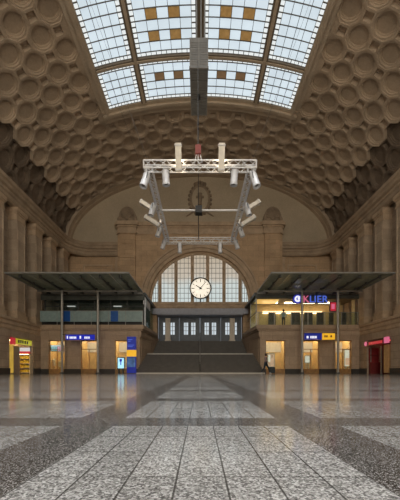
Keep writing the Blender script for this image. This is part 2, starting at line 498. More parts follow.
for i in range(len(bays_v) - 1): slab(-G_HALF, G_HALF, bays_v[i + 1][1] + .1, bays_v[i][0] - .1, -0.27, -0.19, 40, rl)
rl.build('rib_moulding', 'frame', sky)

def quadp(mb, u0, u1, v0, v1, w_=0.0, nu=1):
    vs = []
    for i in range(nu + 1):
        u = u0 + (u1 - u0) * i / nu
        vs += [V(u, v0, w_), V(u, v1, w_)]
    mb.add(vs, [(2 * i, 2 * i + 2, 2 * i + 3, 2 * i + 1) for i in range(nu)])
for bi, (v0, v1) in enumerate(bays_v):
    for (u0, u1, nc) in ((-G_HALF, -RX1, 4), (-RX0, -RC, 5), (RC, RX0, 5), (RX1, G_HALF, 4)):
        bd = 0.29
        nr = max(1, round((v1 - v0 - 2 * bd) / 0.67))
        cu = [u0, u0 + bd] + [u0 + bd + (u1 - u0 - 2 * bd) * k / nc for k in range(1, nc)] + [u1 - bd, u1]
        rv = [v0, v0 + bd] + [v0 + bd + (v1 - v0 - 2 * bd) * k / nr for k in range(1, nr)] + [v1 - bd, v1]
        g = MB(); br = MB(); am = []
        t = 0.016
        for a in range(len(cu) - 1):
            for b_ in range(len(rv) - 1):
                edge = a in (0, len(cu) - 2) or b_ in (0, len(rv) - 2)
                row_from_end = (len(rv) - 2 - b_) if bi else b_
                if nc == 5 and a in (2, 4) and not edge and row_from_end % 2 == 0 and not (bi == 0 and b_ > 2):
                    am.append((cu[a], cu[a + 1], rv[b_], rv[b_ + 1])); continue
                g.m = 1 if edge else 0
                quadp(g, cu[a], cu[a + 1], rv[b_], rv[b_ + 1])
        pan = g.build('glazing_panel', ['pane', 'pane_b'], sky, False, False)
        for k, u in enumerate(cu): slab(u - t, u + t, v0, v1, -0.06, 0.02, 1, br)
        for k, vv in enumerate(rv): slab(u0, u1, vv - t, vv + t, -0.06, 0.02, 6, br)
        # little squares of the border strips
        def sub(a, b_, n): return [a + (b_ - a) * i / n for i in range(1, n)]
        for (a, b_) in zip(rv[1:-2], rv[2:-1]):
            for x in sub(a, b_, 2):
                slab(cu[0], cu[1], x - t * 1.6, x + t * 1.6, -0.05, 0.02, 1, br); slab(cu[-2], cu[-1], x - t * 1.6, x + t * 1.6, -0.05, 0.02, 1, br)
        for (a, b_) in zip(cu[1:-2], cu[2:-1]):
            for x in sub(a, b_, 2):
                slab(x - t * 1.6, x + t * 1.6, rv[0], rv[1], -0.05, 0.02, 1, br); slab(x - t * 1.6, x + t * 1.6, rv[-2], rv[-1], -0.05, 0.02, 1, br)
        br.build('glazing_bar', 'bar', pan, False, False)
        for q in am:
            ab = MB(); quadp(ab, *q)
            ab.build('ornament_pane', 'amber_d' if bi == 0 else 'amber', pan, False, False)
            
# ------------------------------------------------------------------ floor and long walls
fl = struct(MB().box(-19.5, 19.5, -13, 39, -0.3, 0.0).build('floor', 'floor'))
WX, PX = 16.7, 15.9                # recess plane and pilaster face
LOW = 15.75                        # face of the lower storey
Z_LEDGE = 4.75
SHOP_Y0, SHOP_Y1, SHOP_Z = 24.8, 28.3, 3.1

def side_wall(sg, name, trim, base):
    mb = MB()
    def b(x0, x1, *r): mb.box(min(sg * x0, sg * x1), max(sg * x0, sg * x1), *r)
    b(WX, WX + 0.5, Y_NEAR, Y_END + 0.4, Z_LEDGE, 16.6)
    b(LOW, WX + .5, Y_NEAR, SHOP_Y0, 0, 3.75)
    b(LOW, WX + .5, SHOP_Y1, Y_END + 0.4, 0, 3.75)
    b(LOW, WX + .5, SHOP_Y0, SHOP_Y1, SHOP_Z, 3.75)
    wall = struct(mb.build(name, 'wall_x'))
    # ledge above the ground storey
    lb = MB(); pr = [(WX + .3, 3.7), (LOW, 3.7), (LOW - .06, 3.8), (LOW - .06, 4.05), (LOW - .16, 4.15), (LOW - .16, 4.4), (LOW - .3, 4.5), (LOW - .3, 4.68), (LOW - .2, Z_LEDGE), (WX + .3, Z_LEDGE)]
    lb.prism(pr, lambda p, t: (sg * p[0], t, p[1]), Y_NEAR, Y_END)
    lb.build('ledge', 'stone', wall)
    first = None
    for k in range(-12, 4):
        y0 = 26.05 + 2.95 * k
        if k == -12 or first is None:
            m1 = MB(); w_ = 1.25
            m1.box(min(sg * PX, sg * (WX + .1)), max(sg * PX, sg * (WX + .1)), 0.0, w_, 5.5, 13.4)
            for e in (0.08, w_ - 0.2): m1.box(min(sg * (PX - .05), sg * PX), max(sg * (PX - .05), sg * PX), e, e + .12, 5.7, 13.2)
            first = m1.build('pilaster', 'pil', wall)
            m2 = MB()
            for q, (z0, z1, o) in enumerate(((13.4, 13.55, .05), (13.55, 13.95, .0), (13.95, 14.1, .07), (14.1, 14.45, .14))):
                m2.box(min(sg * (PX - o), sg * (WX + .1)), max(sg * (PX - o), sg * (WX + .1)), -o, w_ + o, z0, z1)
            c1 = m2.build('capital', 'stone', first)
            m3 = MB()
            for z0, z1, o in ((Z_LEDGE - .02, 5.2, .12), (5.2, 5.5, .05)):
                m3.box(min(sg * (PX - o), sg * (WX + .1)), max(sg * (PX - o), sg * (WX + .1)), -o, w_ + o, z0, z1)
            c2 = m3.build('pilaster_base', 'stone', first)
            first.location.y = y0
            kids = (c1, c2)
        else:
            o = first.copy(); C.objects.link(o); o.location.y = y0
            for c in kids: d = c.copy(); C.objects.link(d); d.parent = o
    MBb = MB(); MBb.m = 0
    MBb.box(min(sg * (LOW - .08), sg * LOW), max(sg * (LOW - .08), sg * LOW), Y_NEAR, SHOP_Y0, 0, 0.5)
    MBb.box(min(sg * (LOW - .08), sg * LOW), max(sg * (LOW - .08), sg * LOW), SHOP_Y1, 29.55, 0, 0.5)
    struct(MBb.build(base, 'plinth'))
    return wall
wl = side_wall(-1, 'wall_left', 'trim_1', 'baseboard_left')
wr = side_wall(1, 'wall_right', 'trim_2', 'baseboard_right')
# main cornice, curving round the far corners onto the end wall
prof = [(0, 14.45), (-0.0, 16.15), (.55, 16.15), (.62, 15.95), (.98, 15.9), (.98, 15.62), (.86, 15.5), (.80, 15.3), (.62, 15.2), (.62, 15.0), (.52, 14.9), (.52, 14.62), (.36, 14.45)]
def cornice_path(sg):
    R = 3.0; xw = WX - .35; ye = Y_END + .1
    pts = [(sg * -1 * -xw, Y_NEAR), (sg * xw, ye - R)]
    for i in range(1, 9):
        a = PI / 2 * i / 8
        pts.append((sg * (xw - R + R * math.cos(a)), ye - R + R * math.sin(a)))
    pts.append((sg * 9.9, ye))
    return pts
for sg, nm in ((-1, 'trim_1'), (1, 'trim_2')):
    mb = MB(); path = cornice_path(sg)
    pr = [(o * (1 if sg > 0 else -1), z) for o, z in prof]
    mb.sweep(path, pr)
    struct(mb.build(nm, 'cornice'))
    # reset end

# ------------------------------------------------------------------ end wall with the portal
wb = MB()
T = 0.5
# solid end wall: pieces left and right of the portal plus the lunette
for sg in (-1, 1): wb.box(min(sg * 9.0, sg * 17.2), max(sg * 9.0, sg * 17.2), Y_END, Y_END + T, 0, ZS)
wb.box(-9, 9, Y_END + .3, Y_END + T, 7.4, ZS)
pts = [(A * 1.02 * math.cos(PI * i / 60), ZS + (B + .2) * math.sin(PI * i / 60)) for i in range(61)]
wb.m = 1
wb.prism(pts, lambda p, t: (p[0], t, p[1]), Y_END, Y_END + T)
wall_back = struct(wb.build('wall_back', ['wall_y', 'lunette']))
PY0 = 36.6
AZ, AR = 8.6, 6.25
pb = MB()
PTOP = 16.9
HX = 10.05
for sg in (-1, 1):
    pb.box(min(sg * AR, sg * HX), max(sg * AR, sg * HX), PY0, Y_END + .1, AZ, PTOP)
    pb.box(min(sg * 5.25, sg * HX), max(sg * 5.25, sg * HX), PY0, Y_END + .4, 0, AZ)
NS = 48
for i in range(NS):
    a0 = PI * i / NS; a1 = PI * (i + 1) / NS
    p = [(AR * math.cos(a0), AZ + AR * math.sin(a0)), (AR * math.cos(a1), AZ + AR * math.sin(a1))]
    pb.prism([p[0], (p[0][0], PTOP), (p[1][0], PTOP), p[1]], lambda q, t: (q[0], t, q[1]), PY0, Y_END + .1)
pb.build('portal', 'wall_y', wall_back)
# entablature on the portal, carried round the two corner piers
eb = MB()
for z0, z1, o in ((16.9, 17.1, .10), (17.1, 17.65, .02), (17.65, 17.85, .14), (17.85, 18.2, .32), (18.2, 18.35, .22)):
    eb.box(-HX - o, HX + o, PY0 - o, Y_END + .05, z0, z1)
    for sg in (-1, 1): eb.box(sg * 8.8 - 1.05 - o, sg * 8.8 + 1.05 + o, PY0 - o - .28, PY0, z0, z1)
eb.build('portal_entablature', 'stone', wall_back)
# corner piers
for sg in (-1, 1):
    m = MB(); m.box(sg * 8.8 - .95, sg * 8.8 + .95, PY0 - .25, PY0 + .05, 4.7, 16.9)
    for z0, z1 in ((15.7, 16.5), (14.4, 15.4)):
        m.box(sg * 8.8 - .7, sg * 8.8 + .7, PY0 - .33, PY0 - .2, z0, z1)
    m.box(sg * 8.8 - 1.0, sg * 8.8 + 1.0, PY0 - .32, PY0, 14.0, 14.2)
    for e in (-.72, .6): m.box(sg * 8.8 + e, sg * 8.8 + e + .12, PY0 - .3, PY0 - .2, 5, 13.8)
    pier = m.build('pier', 'wall_y', wall_back)
    # shell-shaped finial
    f = MB(); K = 24
    pl = [(1.08 * math.cos(PI * i / K), 18.35 + 1.75 * math.sin(PI * i / K) ** .8) for i in range(K + 1)]
    f.prism(pl, lambda q, t: (sg * 8.8 + q[0], t, q[1]), PY0 - .35, PY0 + .55)
    for i in range(1, 12):
        a = PI * i / 12
        f.tube((sg * 8.8 + .3 * math.cos(a), PY0 - .4, 18.7 + .3 * math.sin(a)), (sg * 8.8 + .88 * math.cos(a), PY0 - .38, 18.55 + 1.38 * math.sin(a)), .06, 6, .13)
    f.lathe([(.0, -.12), (.24, -.08), (.3, .0), (.3, .1)], 16, (sg * 8.8, PY0 - .36, 18.75), (0, 1, 0))
    for q in (-1, 1): f.lathe([(.0, -.14), (.2, -.1), (.26, 0), (.26, .1)], 14, (sg * 8.8 + q * .95, PY0 - .36, 18.6), (0, 1, 0))
    f.build('stone_finial', 'weathered', wall_back)
    # framed panel on the end wall between cornice and gallery
    q = MB(); x0, x1 = sorted((sg * 10.9, sg * 14.6))
    for a in ((x0, x1, 13.3, 13.5), (x0, x1, 8, 8.2), (x0, x0 + .2, 8.2, 13.3), (x1 - .2, x1, 8.2, 13.3)): q.box(a[0], a[1], Y_END - .1, Y_END + .05, a[2], a[3])
    x0, x1 = sorted((sg * 10.1, sg * 10.6)); q.box(x0, x1, Y_END - .15, Y_END + .05, 4.7, 14.5)
    q.build('panel_moulding', 'stone', wall_back)
# archivolt
ab = MB()
def arch_ring(mb, r0, r1, y0, y1, n=56):
    vs = []
    for i in range(n + 1):
        a = PI * i / n; c, s_ = math.cos(a), math.sin(a)
        for r_, y in ((r0, y0), (r1, y0), (r1, y1), (r0, y1)): vs.append((r_ * c, y, AZ + r_ * s_))
    fs = [(i * 4 + k, i * 4 + (k + 1) % 4, i * 4 + 4 + (k + 1) % 4, i * 4 + 4 + k) for i in range(n) for k in range(4)]
    fs += [(0, 1, 2, 3), (n * 4, n * 4 + 3, n * 4 + 2, n * 4 + 1)]
    mb.add(vs, fs)
arch_ring(ab, 6.25, 6.62, PY0 - .06, PY0 + .1); arch_ring(ab, 6.62, 6.82, PY0 - .2, PY0 + .1); arch_ring(ab, 6.82, 7.12, PY0 - .1, PY0 + .1); arch_ring(ab, 7.12, 7.32, PY0 - .26, PY0 + .1)
ab.build('archivolt', 'stone', wall_back, True)
# sill beam and lintel
sb = MB()
for z0, z1, o in ((7.72, 7.95, .05), (7.95, 8.3, .12), (8.3, 8.5, .22), (8.5, 8.62, .16)): sb.box(-6.6, 6.6, PY0 - o, Y_END, z0, z1)
sb.build('arch_sill', 'stone', wall_back)
# oval cartouche on the lunette
cb = MB(); cz = 21.45 + .0
cz = 21.6
def oval(mb, rx, rz, y0, y1, cx=0, n=28):
    mb.prism([(cx + rx * math.cos(2 * PI * i / n), cz + rz * math.sin(2 * PI * i / n)) for i in range(n)], lambda q, t: (q[0], t, q[1]), y0, y1)
oval(cb, 1.25, 1.75, Y_END - .22, Y_END + .1)
co_ = MB(); oval(co_, 1.0, 1.45, Y_END - .27, Y_END); co_.build('cartouche_field', 'lunette', wall_back)
for i in range(22):
    a = 2 * PI * i / 22
    cb.lathe([(.0, -.2), (.14, -.12), (.2, 0), (.2, .1)], 8, (1.35 * math.cos(a), Y_END - .1, cz + 1.85 * math.sin(a)), (0, 1, 0))
for x in (-.6, -.3, 0, .3, .6): cb.lathe([(.0, -.22), (.14, -.12), (.2, 0), (.2, .1)], 8, (x, Y_END - .15, cz + 2.15 - .4 * abs(x)), (0, 1, 0))
cb.tube((0, Y_END - .3, cz - .8), (0, Y_END - .3, cz + .6), .22, 10, .3); cb.tube((-.5, Y_END - .28, cz + .2), (.5, Y_END - .28, cz + .2), .16, 8)
for q in (-1, 1): cb.tube((q * .9, Y_END - .12, cz - 1.6), (q * 1.7, Y_END - .1, cz - 2.1), .12, 8, .06)
cb.build('relief_cartouche', 'weathered', wall_back, True)

# end wall behind the viewer
nb = MB(); nb.box(-17.2, 17.2, Y_NEAR - T, Y_NEAR, 0, ZS)
nb.prism(pts, lambda p, t: (p[0], t, p[1]), Y_NEAR - T, Y_NEAR)
struct(nb.build('wall_front', 'wall_y'))
# tall glazed arch of the street front behind the viewer, which lets the daylight in
M['street_glass'] = emit('street_front_daylight_glass', (1.0, 0.90, 0.74), STREET, 0.1, 0.3)
def arch_pts(r_, zc_, z0, n=40): return [(-r_, z0), (r_, z0)] + [(r_ * math.cos(PI * i / n), zc_ + r_ * math.sin(PI * i / n)) for i in range(n + 1)]
fw = MB()
for x in (-8.9, -6.3, -3.8, -1.3, 1.3, 3.8, 6.3, 8.9):
    fw.box(x - .14, x + .14, Y_NEAR, Y_NEAR + .3, 3.0, 11.5 + math.sqrt(max(0, 9.0 ** 2 - x * x)))
for z in (3.0, 5.8, 8.6, 11.4, 14.2, 17.0): hx2 = 9.0 if z < 11.5 else math.sqrt(81 - (z - 11.5) ** 2); fw.box(-hx2, hx2, Y_NEAR, Y_NEAR + .28, z - .12, z + .12)
w3 = struct(fw.build('window_3', 'bar'))
g = MB(); g.add([(x, Y_NEAR + .06, z) for x, z in arch_pts(9.0, 11.5, 3.0)], [tuple(range(43))]); g.build('street_pane', 'street_glass', w3)

# ------------------------------------------------------------------ arched window (window_2) and clock
def arch_glass_mat():
    m, nt, b = newmat('arched_window_glass')
    tc = nt.nodes.new('ShaderNodeTexCoord'); sep = nt.nodes.new('ShaderNodeSeparateXYZ'); nt.links.new(tc.outputs['Object'], sep.inputs[0])
    n1 = noise(nt, tc.outputs['Object'], 0.5, 3)
    zz = math_(nt, 'ADD', math_(nt, 'DIVIDE', math_(nt, 'SUBTRACT', sep.outputs['Z'], AZ), AR), math_(nt, 'MULTIPLY', math_(nt, 'SUBTRACT', n1, .5), .35))
    c = ramp(nt, zz, [(0.0, (0.50, 0.58, 0.58)), (0.33, (0.50, 0.56, 0.55)), (0.52, (0.47, 0.42, 0.35)), (1.0, (0.37, 0.30, 0.215))])
    nt.links.new(c, b.inputs['Emission Color']); b.inputs['Emission Strength'].default_value = 1.0
    b.inputs['Base Color'].default_value = (.3, .3, .3, 1)
    return m
M['arch_glass'] = arch_glass_mat()
GY = 37.15
wf = MB()
mull = [-4.95, -2.96, -0.94, 0.94, 2.96, 4.95]
arch_ring(wf, 5.95, 6.3, GY - .2, GY + .1)
for x in mull:
    h = math.sqrt(6.1 ** 2 - x * x)
    wf.box(x - .2, x + .2, GY - .22, GY + .1, 8.5, AZ + h)
    wf.box(x - .1, x + .1, GY - .32, GY - .2, 8.5, AZ + h)
wf.box(-6.1, 6.1, GY - .2, GY + .1, 8.45, 8.7)
win2 = struct(wf.build('window_2', 'stone'))
edges = [-6.05] + mull + [6.05]
gb = MB(); gbar = MB()
for i in range(7):
    x0, x1 = edges[i], edges[i + 1]
    n = 6; top = []
    for k in range(n + 1):
        x = x0 + (x1 - x0) * k / n; top.append((x, AZ + math.sqrt(max(0.0001, 6.05 ** 2 - x * x))))
    g = MB(); g.add([(x0, GY, AZ)] + [(x1, GY, AZ)] + [(x, GY, z) for x, z in reversed(top)], [tuple(range(n + 3))])
    pane = g.build('window_light', 'arch_glass', win2, False, False)
    q = MB()
    for k in range(1, 4):
        x = x0 + (x1 - x0) * k / 4; h = math.sqrt(max(0, 6.0 ** 2 - x * x)); q.box(x - .022, x + .022, GY - .06, GY - .01, AZ, AZ + h)
    z = AZ + .62
    while z < AZ + 6:
        hx = math.sqrt(6.0 ** 2 - (z - AZ) ** 2); a, b_ = max(x0, -hx), min(x1, hx)
        if b_ > a + .05: q.box(a, b_, GY - .06, GY - .01, z - .02, z + .02)
        z += .62
    q.build('glazing_bar', 'bar', pane)

CY = PY0 - .35
M['dial'] = emit('clock_dial', (1.0, 0.90, 0.74), 0.80, 0.04, 1.0, (.8, .75, .65))
ck = thing('station_clock', (0.06, CY, 10.2), 'large round station clock with cream dial and dark hands in the arched window', 'clock')
cx, czk = .06, 10.2
MB().lathe([(1.28, 0), (1.32, -.1), (1.24, -.16), (1.18, -.1), (1.18, 0), (1.18, .05)], 40, (cx, CY, czk), (0, 1, 0)).build('rim', 'dark_grey', ck, True)
MB().tube((cx, CY + .02, czk), (cx, CY + .35, czk), .5, 16).build('back_case', 'dark_grey', ck)
tk = MB(); tk.lathe([(1.2, 0), (1.2, -.03)], 40, (cx, CY - .02, czk), (0, 1, 0)); tk.m = 1
for i in range(60):
    a = 2 * PI * i / 60; r0 = (.72 if i % 15 == 0 else .82) if i % 5 == 0 else 1.04
    wd = (.085 if i % 15 == 0 else .06) if i % 5 == 0 else .018
    d = Vector((math.sin(a), 0, math.cos(a))); rot = Matrix.Rotation(a, 3, 'Y')
    tk.obox(Vector((cx, CY - .06, czk)) + d * (r0 + 1.12) / 2, wd, .02, 1.12 - r0, rot)
tk.build('dial', ['dial', 'black'], ck)
def hand(name, ang, L, wd, y):
    m = MB(); d = Vector((math.sin(ang), 0, math.cos(ang)))
    m.obox(Vector((cx, y, czk)) + d * (L / 2 - .1), wd, .02, L + .2, Matrix.Rotation(ang, 3, 'Y'))
    m.tube((cx, y - .01, czk), (cx, y + .03, czk), wd * 1.2, 12)
    m.build(name, 'black', ck)
hand('hour_hand', math.radians(303.5), .66, .1, CY - .1); hand('minute_hand', math.radians(40), .98, .07, CY - .13)
MB().tube((cx, CY + .2, czk - 1.6), (cx, CY + .2, czk + .1), .06, 8).build('stand', 'dark_grey', ck)

# ------------------------------------------------------------------ stairs and doors
def hx_(y): return 5.9 - .1 * (y - 29.6)
st = thing('staircase', (0, 28, 0), 'wide dark stone staircase in two flights rising to the doors', 'staircase')
def flight(name, y0, y1, z0, z1, n):
    mb = MB(); run = (y1 - y0) / n; rise = (z1 - z0) / n
    for i in range(n):
        a, b_ = y0 + i * run, y0 + (i + 1) * run
        x0 = hx_(a); x1 = hx_(b_); zt = z0 + (i + 1) * rise
        mb.prism([(-x0, a - .03), (x0, a - .03), (x0, b_), (-x0, b_)], lambda p, t: (p[0], p[1], t), zt - .04, zt)
        mb.prism([(-x0, a), (x0, a), (x0, y1), (-x0, y1)], lambda p, t: (p[0] * (1 if p[1] < y1 else x1 / x0), p[1], t), max(0, zt - rise), zt - .04)
    return mb.build(name, 'stair', st)
flight('lower_flight', 28.0, 32.3, 0, 2.1, 13)
mbl = MB(); mbl.prism([(-hx_(32.3), 32.3), (hx_(32.3), 32.3), (hx_(34.3), 34.3), (-hx_(34.3), 34.3)], lambda p, t: (p[0], p[1], t), 0, 2.1); mbl.build('landing', 'stair', st)
flight('upper_flight', 34.3, 37.0, 2.1, 3.9, 11)
MB().box(-5.2, 5.2, 37.0, 39, 0, 3.9).build('top_platform', 'stair', st)
MB().box(-hx_(32.2) , hx_(32.2), 31.90, 31.96, 2.0, 2.12).build('nosing', 'nosing', st)
MB().box(-hx_(28.2), hx_(28.2), 27.9, 27.97, 0, .1).build('foot_strip', 'nosing', st)
hb = MB()
for (a, b_) in (((0, 28.1, 0.95), (0, 32.3, 3.05)), ((0, 32.3, 3.05), (0, 34.3, 3.05)), ((0, 34.3, 3.05), (0, 37.1, 4.85))):
    hb.tube(a, b_, .035, 10)
hb.build('handrail', 'steel', st, True)
for y, z in ((28.15, 0.16), (30.2, 1.13), (32.28, 2.1), (34.28, 2.1), (37.05, 3.9)):
    MB().tube((0, y, z - .05), (0, y, z + .93), .03, 8).build('rail_post', 'dark_grey', st)

M['door_glass'] = emit('lit_door_glass', (0.62, 0.71, 0.78), 0.85, 0.2, 1.5)
DY = 37.62
for i, xc in enumerate((-3.9, -1.3, 1.3, 3.9)):
    m = MB()
    m.box(xc - 1.28, xc + 1.28, DY + .02, DY + .25, 6.45, 6.95)
    for e in (-1.28, 1.1): m.box(xc + e, xc + e + .18, DY - .05, DY + .25, 3.9, 6.5)
    m.box(xc - .05, xc + .05, DY, DY + .2, 3.9, 6.45)
    d = struct(m.build('door_%d' % (i + 1), 'slate'))
    for q in (-1, 1):
        x0, x1 = (xc - 1.1, xc - .05) if q < 0 else (xc + .05, xc + 1.1)
        l = MB(); gx0, gx1 = (x0 + x1) / 2 - .27, (x0 + x1) / 2 + .27
        gx0 += -q * .12; gx1 += -q * .12
        l.box(x0, gx0, DY + .05, DY + .15, 3.92, 6.45); l.box(gx1, x1, DY + .05, DY + .15, 3.92, 6.45)
        l.box(gx0, gx1, DY + .05, DY + .15, 3.92, 4.78); l.box(gx0, gx1, DY + .05, DY + .15, 6.3, 6.45)
        l.box((gx0 + gx1) / 2 - .03, (gx0 + gx1) / 2 + .03, DY + .05, DY + .12, 4.78, 6.3)
        for z in (5.28, 5.8): l.box(gx0, gx1, DY + .05, DY + .12, z - .02, z + .02)
        leaf = l.build('door_leaf', 'slate', d)
        MB().box(gx0, gx1, DY + .13, DY + .14, 4.78, 6.3).build('door_pane', 'door_glass', leaf)
        MB().tube((xc + q * .18, DY - .02, 4.7), (xc + q * .18, DY - .02, 5.3), .02, 8).build('door_handle', 'steel', leaf)
# header above the doors
struct(bx('trim_3', 'slate', None, -5.2, 5.2, DY, DY + .3, 6.95, 7.5))
M['post_pale'] = stone('pale_post_stone', (0.78, 0.69, 0.58), 0.1, 0.7)
for sg, s in ((-1, 'left'), (1, 'right')):
    p = thing('stone_post', (sg * 3.98, 36.9, 3.9), 'pale square post in front of the %s end of the blue doors' % ('left' if sg < 0 else 'right'), 'post')
    m = MB().box(sg * 3.98 - .3, sg * 3.98 + .3, 37.05, 37.5, 4.1, 6.75); m.build('shaft', 'post_pale', p)
    MB().box(sg * 3.98 - .36, sg * 3.98 + .36, 37.02, 37.53, 3.9, 4.1).build('base', 'post_pale', p)
# flat canopy over the doors
dc = thing('door_canopy', (0, 36.0, 7.0), 'flat grey metal canopy spanning above the blue doors under the arch', 'canopy')
bx('canopy_slab', 'soffit', dc, -5.75, 5.75, 35.7, 36.55, 7.05, 7.68)
bx('soffit', 'soffit', dc, -5.2, 5.2, 35.75, 37.6, 6.95, 7.05)

# ------------------------------------------------------------------ pavilions
SCL = 300 / 29.6
FY = 29.6
M['lamp_warm'] = emit('warm_ceiling_lamp', (1.0, 0.72, 0.40), 6.0, 0.02)
M['lamp_white'] = emit('white_ceiling_lamp', (1.0, 0.78, 0.46), 8.0, 0.02)
M['transom'] = emit('lit_frosted_transom', (0.85, 0.62, 0.42), 0.72, 0.15, 2.0)
def pavilion(sg, label):
    pv = thing('pavilion', (sg * 10.9, FY, 0), label, 'pavilion')
    def bb(mb, xa, xb, *r): mb.box(min(sg * xa, sg * xb), max(sg * xa, sg * xb), *r)
    ops = [(6.5, 8.42), (10.2, 11.8), (13.38, 14.98)]
    xs = [5.93] + [v for o in ops for v in o] + [15.72]
    for i in range(0, len(xs), 2):
        m = MB(); bb(m, xs[i], xs[i + 1], FY, FY + .5, .45, 3.62)
        # a shallow sunk panel edge on each pier
        if xs[i + 1] - xs[i] > .9:
            for e0, e1 in ((xs[i] + .1, xs[i] + .2), (xs[i + 1] - .2, xs[i + 1] - .1)): bb(m, e0, e1, FY - .05, FY, .5, 3.3)
        pier = m.build('pier', 'pav', pv)
        m = MB(); bb(m, xs[i] - .02, xs[i + 1] + .02, FY - .06, FY + .5, 0, .45); m.build('plinth', 'plinth', pier)
    for (a, b_) in ops:
        m = MB(); bb(m, a, b_, FY, FY + .5, 3.28, 3.62); m.build('lintel', 'pav', pv)
    # entablature / ledge
    m = MB()
    for z0, z1, o in ((3.6, 3.75, .10), (3.75, 4.2, .16), (4.2, 4.36, .3), (4.36, 4.62, .46), (4.62, 4.75, .38)):
        pl = [(5.93 - o, FY - o), (15.7, FY - o), (15.7, 37.4), (5.2 - o * .3, 37.4 if o < .2 else 36.5)]
        m.prism(pl, lambda p, t: (sg * p[0], p[1], t), z0, z1)
    m.build('ledge', 'pav', pv)
    m = MB(); m.prism([(5.88, FY + .52), (6.35, FY + .52), (5.7, 36.55), (5.23, 36.55)], lambda p, t: (sg * p[0], p[1], t), 0, 3.62); m.build('side_wall', 'pav', pv)
    # shop rooms behind the openings
    for k, (a, b_) in enumerate(ops):
        m = MB(); D = 32.2
        bb(m, a - .25, b_ + .25, D, D + .1, 0, 3.62)
        bb(m, a - .35, a - .25, FY + .5, D + .1, 0, 3.62); bb(m, b_ + .25, b_ + .35, FY + .5, D + .1, 0, 3.62)
        bb(m, a - .25, b_ + .25, FY + .5, D, 3.5, 3.62)
        r = m.build('shop_room', 'room_tan', pv)
        m = MB(); bb(m, a - .2, b_ + .2, FY + .7, D - .3, 3.40, 3.48); m.build('ceiling_lamp', 'lamp_warm', r)
        m = MB(); bb(m, a - .24, b_ + .24, D - .08, D - .01, 2.25, 3.3); m.build('lit_panel', 'transom', r)
        m = MB(); f = .06
        bb(m, a, a + f, FY + .18, FY + .26, 0.45, 3.28); bb(m, b_ - f, b_, FY + .18, FY + .26, .45, 3.28); bb(m, a, b_, FY + .18, FY + .26, 3.2, 3.28); bb(m, a, b_, FY + .12, FY + .4, 0, .45)
        if k != 0: bb(m, (a + b_) / 2 - .03, (a + b_) / 2 + .03, FY + .18, FY + .26, .45, 2.4); bb(m, a, b_, FY + .18, FY + .26, 2.38, 2.44)
        fr = m.build('shop_window', 'wood', pv)
        m = MB(); bb(m, a, b_, FY + .21, FY + .22, .45, 3.25); m.build('pane', 'clear', fr)
    return pv
pl_ = pavilion(-1, 'two-storey stone shop pavilion left of the stairs with frosted teal balustrade')
pr_ = pavilion(1, 'two-storey stone shop pavilion right of the stairs with lit salon upstairs')
ZT = 4.75; ZR = 7.95
M['lamp_gallery'] = emit('pale_gallery_lamp', (.7, .75, .7), .6, .1)
# ---- left gallery, unlit
def gl(pv, sg, *a):
    x0, x1 = sorted((sg * a[0], sg * a[1])); return (x0, x1) + a[2:]
m = MB(); m.box(*gl(0, -1, 5.4, 15.7, 29.7, 37.3, 7.72, 8.02)); m.build('roof', 'dark_grey', pl_)
m = MB(); m.box(*gl(0, -1, 5.5, 15.7, 29.6, 29.75, 7.25, 7.85)); m.build('fascia', 'gallery_dark', pl_)
m = MB(); m.box(*gl(0, -1, 5.6, 15.7, 33.4, 33.5, ZT, 7.72)); m.build('gallery_back_wall', 'gallery_dark', pl_)
m = MB()
for i in range(7):
    x = 5.7 + i * 1.66; m.box(*gl(0, -1, x - .05, x + .05, 30.3, 30.4, ZT, 7.72))
m.box(*gl(0, -1, 5.6, 15.7, 30.3, 30.4, 6.75, 6.83)); m.box(*gl(0, -1, 5.6, 15.7, 30.3, 30.4, 6.25, 6.3)); m.box(*gl(0, -1, 5.6, 15.7, 30.3, 30.4, ZT, ZT + .15))
fr = m.build('gallery_frame', 'dark_grey', pl_)
MB().box(*gl(0, -1, 5.6, 15.7, 30.34, 30.36, ZT, 7.72)).build('gallery_glass', 'clear', fr)
MB().box(*gl(0, -1, 7.5, 9.6, 32.6, 33.3, ZT, 5.9)).build('counter', 'dark_grey', pl_); MB().box(*gl(0, -1, 11.3, 14.2, 32.6, 33.3, ZT, 6.6)).build('cabinet', 'dark_grey', pl_)
m = MB(); m.box(*gl(0, -1, 5.55, 5.62, 29.7, 33.4, 6.9, 7.72)); m.box(*gl(0, -1, 5.5, 5.62, 30.3, 30.5, ZT, 7.72)); m.build('gallery_end_frame', 'alu', pl_)
MB().box(*gl(0, -1, 5.57, 5.59, 30.3, 35.5, ZT, 7.68)).build('end_glass', 'clear', pl_)
for i in range(6):
    xa = 5.62 + i * 1.68; m = MB()
    m.box(*gl(0, -1, xa + .02, xa + 1.66, 29.42, 29.46, 5.08, 6.14)); pnl = m.build('balustrade_panel', 'frost', pl_)
    m = MB(); m.box(*gl(0, -1, xa + .02, xa + 1.66, 29.40, 29.48, 6.12, 6.17)); m.box(*gl(0, -1, xa + 0, xa + .05, 29.47, 29.52, ZT - .1, 6.12)); m.build('rail', 'steel', pnl)
MB().box(*gl(0, -1, 5.6, 15.7, 29.75, 29.85, ZT - .05, 5.2)).build('balustrade_kerb', 'black', pl_)
for xa in (12.72, 8.02):
    m = MB(); m.box(*gl(0, -1, xa, xa + .72, 29.36, 29.4, 5.1, 6.12)); m.build('blue_panel', 'blue', pl_)
for xa in (12.55, 7.9):
    m = MB(); m.box(*gl(0, -1, xa, xa + .8, 30.15, 30.22, 6.72, 6.80)); m.build('gallery_lamp', 'lamp_gallery', pl_)
